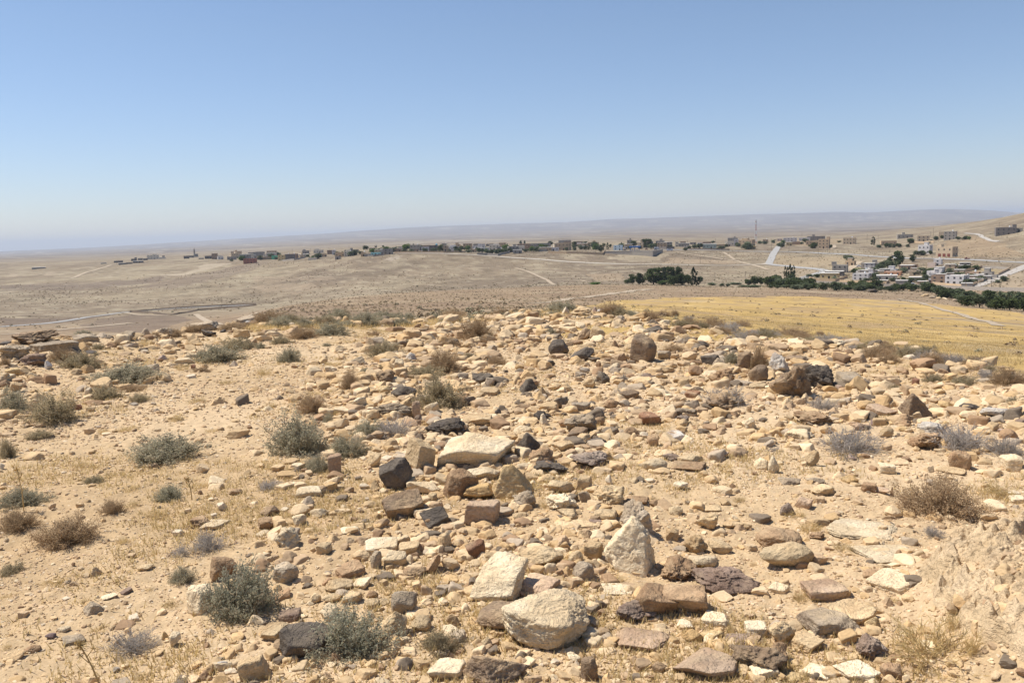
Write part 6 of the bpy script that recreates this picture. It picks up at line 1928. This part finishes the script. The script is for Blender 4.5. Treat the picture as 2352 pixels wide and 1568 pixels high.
TREES = {
'V3': """85 1030 390 1300 pine p|big round headed pine in the dark valley pine grove|the round headed pine
360 1012 485 1260 pine o
455 1005 630 1300 pine p|tallest pine in the dark valley pine grove|the tallest pine
600 1010 750 1305 pine p
480 1140 690 1312 bush p
640 1120 820 1312 round p
795 1125 905 1300 round p
880 1015 970 1318 column c|pointed black cypress at the end of the pine grove|the pointed black cypress
950 1090 1035 1318 column c
1005 1165 1105 1275 bush o
300 1230 480 1305 bush g
1825 1205 1960 1318 round p
1940 1148 2075 1318 round p|round dark tree at the start of the valley orchard|the first orchard tree
2060 1162 2155 1318 round p
2135 1170 2300 1320 round p
1690 1312 1900 1345 bush o
1880 1305 2110 1352 bush o
1370 1275 1470 1328 bush o
1490 1285 1580 1332 bush o
1180 1270 1350 1312 bush a
1530 1262 1800 1300 bush a
18 515 112 655 pine p|left one of a close pair of tall pines behind the forecourt|the forecourt pines
82 510 222 660 pine p
890 600 1000 670 bush o
970 587 1092 672 round p
1330 625 1515 678 bush o
1235 535 1300 585 round o
2045 540 2135 592 bush o
2130 545 2235 595 bush o
-10 1150 95 1290 pine p""",
'V2': """2050 1003 2205 1088 bush p
2150 910 2285 1090 pine p
2262 893 2400 1090 pine p
1418 1050 1618 1096 bush g|low bright green shrub alone on the slope before the pine grove|the lone low green shrub
135 290 187 350 pine p
215 290 252 345 pine p
300 390 410 492 bush g
390 395 505 490 bush o
200 440 320 495 bush o
0 415 62 462 bush o
668 295 752 380 round p
1090 310 1202 405 pine p
1220 370 1302 445 round o
1315 360 1378 458 column p
1373 355 1442 455 column p
1450 310 1565 425 round o
1480 370 1580 425 round g
1580 370 1662 495 pine p
1655 375 1692 465 column c
1735 330 1782 445 column p
1660 335 1722 395 pine p
1780 350 1830 420 round o
2080 352 2142 398 pine p
1995 318 2030 380 column c
1300 300 1382 345 round o""",
'V1': """620 180 702 245 round g|bright green round tree on the town ridge|the bright green town tree
518 160 556 200 column c
560 190 612 255 round p
1055 240 1122 295 round p
1118 230 1162 270 round o
1368 200 1452 295 round o
1290 250 1372 305 round o
1450 225 1512 275 round o
1720 240 1782 322 round p
1770 245 1835 325 round o
1850 265 1950 345 round o
1930 270 2030 348 round p
2020 265 2110 352 round o
2095 260 2190 355 round p
2180 250 2270 340 round o
2260 240 2352 320 round o
2100 300 2150 360 column c
2250 160 2282 205 column p
1500 270 1622 325 bush o
330 262 440 312 bush p
430 262 542 312 bush o
1255 190 1325 225 round o
1170 265 1240 305 bush o""",
'V0': """1970 198 2078 280 bush p|dense square topped dark tree on the ridge|the square topped tree
2183 188 2206 240 column c
2203 185 2224 238 column c
483 420 532 460 bush p
2320 190 2360 240 round o
1560 300 1600 330 bush o""",
'V4': """-20 1255 55 1405 round p
35 1225 232 1390 round p|broad dark tree left of the tall poplars in the valley|the broad dark valley tree
180 1300 330 1405 round o
278 1080 330 1320 column p|leftmost spire of the tall poplar clump|the poplar clump
322 1090 372 1325 column p
355 1045 412 1325 column p
395 1100 445 1325 column p
418 1065 472 1325 column p
320 1210 460 1340 bush p
430 1300 605 1405 round o
600 1268 735 1408 round p
700 1270 832 1408 round p
215 1382 420 1455 bush o
400 1390 620 1475 bush a
615 1370 775 1480 round o
850 1345 1065 1485 bush o
1075 1340 1295 1492 bush o
1285 1400 1500 1492 bush p
1450 1390 1700 1495 bush o
1690 1368 1905 1485 bush p
1570 1310 1690 1392 round p
1900 1415 2010 1490 bush o
2000 1420 2120 1485 bush o
2110 1415 2235 1485 bush o
670 1205 790 1262 bush o
780 1202 915 1265 bush p
1505 1100 1715 1175 bush g|wide bright green garden shrub beside low grey roofs|the bright green garden shrub
1940 970 2080 1110 round o
2040 960 2230 1135 round o|big spreading grey green garden tree below the highway|the spreading garden tree
2080 900 2175 985 pine p
1455 1110 1535 1210 round p
1815 1170 1925 1290 round o
1780 1250 1920 1320 bush o
1640 1270 1780 1320 bush o
1110 1250 1240 1300 bush a
2090 1270 2230 1330 bush o
1793 560 1862 698 column c|blackish cypress beside the long tan hillside house|the hillside cypress
1880 690 1982 745 bush o
2020 665 2088 745 round p
2085 672 2160 742 bush o
2150 675 2235 745 bush o
600 585 702 655 round o
50 605 132 668 bush o
228 612 302 665 bush g
548 640 622 682 bush o
660 650 742 685 bush o
1068 690 1118 752 round g
1203 622 1282 652 bush p
0 1395 90 1445 bush o
120 1400 215 1455 bush o""",
'V5': """-40 815 135 1065 pine p|tall dark pine at the highway's lower side|the tall highway pine
240 868 345 995 pine p
310 800 420 882 bush o
400 795 535 880 bush o
570 790 635 862 round p
960 1020 1105 1085 bush o
1160 1045 1300 1140 bush p
1280 1050 1445 1135 bush p
1080 1080 1145 1142 round p
435 1145 565 1230 round p|dark round garden tree beside the white house with upper room|the dark round garden tree
465 1215 600 1305 bush o
370 1090 540 1145 bush a
530 1092 700 1145 bush a
70 1250 190 1335 bush p
180 1265 310 1355 bush o
340 1280 525 1345 bush o
1010 1178 1240 1245 bush p
1150 1292 1395 1385 bush o
1400 1240 1555 1335 round o
1420 1190 1525 1250 bush o
50 1372 195 1492 round p
185 1390 390 1505 bush p
485 1375 710 1525 round p|broad dark tree in front of the valley road wall|the broad tree before the wall
700 1412 870 1575 bush p
860 1445 1070 1590 bush p
1040 1455 1190 1580 bush o
1500 1490 1640 1590 bush p
1900 1500 2060 1600 bush o
2080 1510 2240 1600 bush p
655 545 735 612 round o
770 530 835 585 round p
1045 550 1125 604 round p
1138 540 1255 605 bush p
1245 550 1305 605 bush g
200 585 315 668 round p
5 668 105 740 round p
160 680 238 738 bush o
1520 1190 1600 1240 bush a
1310 1190 1420 1240 bush o
540 640 600 665 bush p""",
'C3': """1750 890 1910 975 bush p
1880 870 2010 990 bush o
1850 880 1960 950 round p
1960 835 2080 960 round p|dark orchard tree standing highest by the valley wall|the high orchard tree
2020 900 2170 1005 bush p
2090 850 2220 985 bush o
2150 900 2290 1012 bush p
2210 855 2340 990 bush o
2280 890 2420 1020 bush p
2000 930 2090 995 bush o
2330 860 2450 990 bush p
1560 820 1690 910 bush p
1640 830 1790 905 bush o""",
'C2': """715 755 770 778 bush o""",
}
for cr, txt in TREES.items():
    for line in txt.split('\n'):
        a = line.split('|'); q_ = a[0].split(); tree(cr, *map(float, q_[:4]), q_[4], q_[5], a[1] if len(a) > 1 else None, a[2] if len(a) > 2 else None)

for i in range(64):
    px = _h.uniform(500, 1560); py = np.interp(px, _rx, _ry) - _h.uniform(0.5, 8); w_ = _h.uniform(7, 17); tree('F', px - w_ / 2, py - w_ * _h.uniform(.55, .95), px + w_ / 2, py, str(_h.choice(['round', 'bush', 'bush', 'pine'])), str(_h.choice(list('opoog'))))
for i in range(34):
    px = _h.uniform(1560, 2330); py = np.interp(px, [1560, 1764, 1900, 2000, 2120, 2240, 2330], [579, 572, 575, 630, 632, 650, 655]) - _h.uniform(0, 9); w_ = _h.uniform(9, 20); tree('F', px - w_ / 2, py - w_ * _h.uniform(.55, .9), px + w_ / 2, py, str(_h.choice(['round', 'bush', 'bush'])), str(_h.choice(list('opoa'))))
for i in range(46):
    px = _h.uniform(1725, 2140) if i < 30 else _h.uniform(2150, 2400); py = (np.interp(px, [1725, 1880, 2000, 2140], [656, 664, 667, 671]) - _h.uniform(-2, 7)) if i < 30 else np.interp(px, [2150, 2400], [686, 716]) - _h.uniform(0, 12)
    w_ = _h.uniform(16, 32); tree('F', px - w_ / 2, py - w_ * _h.uniform(.5, .75), px + w_ / 2, py, str(_h.choice(['bush', 'bush', 'round'])), str(_h.choice(list('oppo'))), name='orchard_tree')
# rough stones in a line between field and orchard
SMALL_AREA = 0
for line in """910 815 1010 852 d c|jagged pile-like dark crag at the field's upper edge
1290 820 1340 842 t a
1430 860 1480 885 t a
1480 880 1540 905 g a
1540 890 1600 912 t a
1600 895 1650 915 w a
1690 905 1750 935 g a
1850 935 1910 962 t a
1400 870 1440 890 t a""".split('\n'):
    a = line.split('|'); q_ = a[0].split(); n0 = len(THINGS)
    rock('C3', *map(float, q_[:4]), q_[4], q_[5], None, name='rock'); th = THINGS.pop()
    HT.append([th[0], th[1], th[2], a[1] if len(a) > 1 else th[3], None, 'rock', len(a) > 1])
# ------------------------------------------------------------------ labels: what each thing looks like and what it stands beside
USED = set()
def nwords(s): return len(s.replace('-', ' ').split())
def give(o, lab, cat, group=None):
    USED.add(lab.lower()); tag(o, lab, cat, group)
def relate(dx, dy):
    if abs(dx) > 1.1 * abs(dy): return 'right of' if dx > 0 else 'left of'
    return 'in front of' if dy > 0 else 'behind'
def label_all(things, lands):
    for o, px, py, d, g, c, done in things:
        if done and o: give(o, d, c, g)
    for o, px, py, d, g, c, done in things:
        if done: continue
        near = sorted(lands, key=lambda l: ((l[0] - px) ** 2 + ((l[1] - py) * 1.6) ** 2))[:9]; lab = None
        cands = []
        for i, l in enumerate(near):
            dx, dy = px - l[0], py - l[1]; dd = math.hypot(dx, dy); adv = 'just ' if dd < 75 and i == 0 else ''
            cands.append(f"{d} {adv}{relate(dx, dy)} {l[2]}")
        for l in near[:5]:
            for m_ in near[:6]:
                if l is not m_: cands.append(f"{d} {relate(px - l[0], py - l[1])} {l[2]}, {relate(px - m_[0], py - m_[1])} {m_[2]}")
        for cnd in cands[:4] + [q for q in cands[9:] if nwords(q) <= 16] + cands[4:9]:
            if cnd.lower() not in USED and nwords(cnd) <= 16: lab = cnd; break
        if lab is None: lab = next((q for q in cands if nwords(q) <= 16), cands[0]); g = g or 'stones alike'
        give(o, lab, c, g)
label_all(THINGS, LAND)
label_all(HT, HLAND)
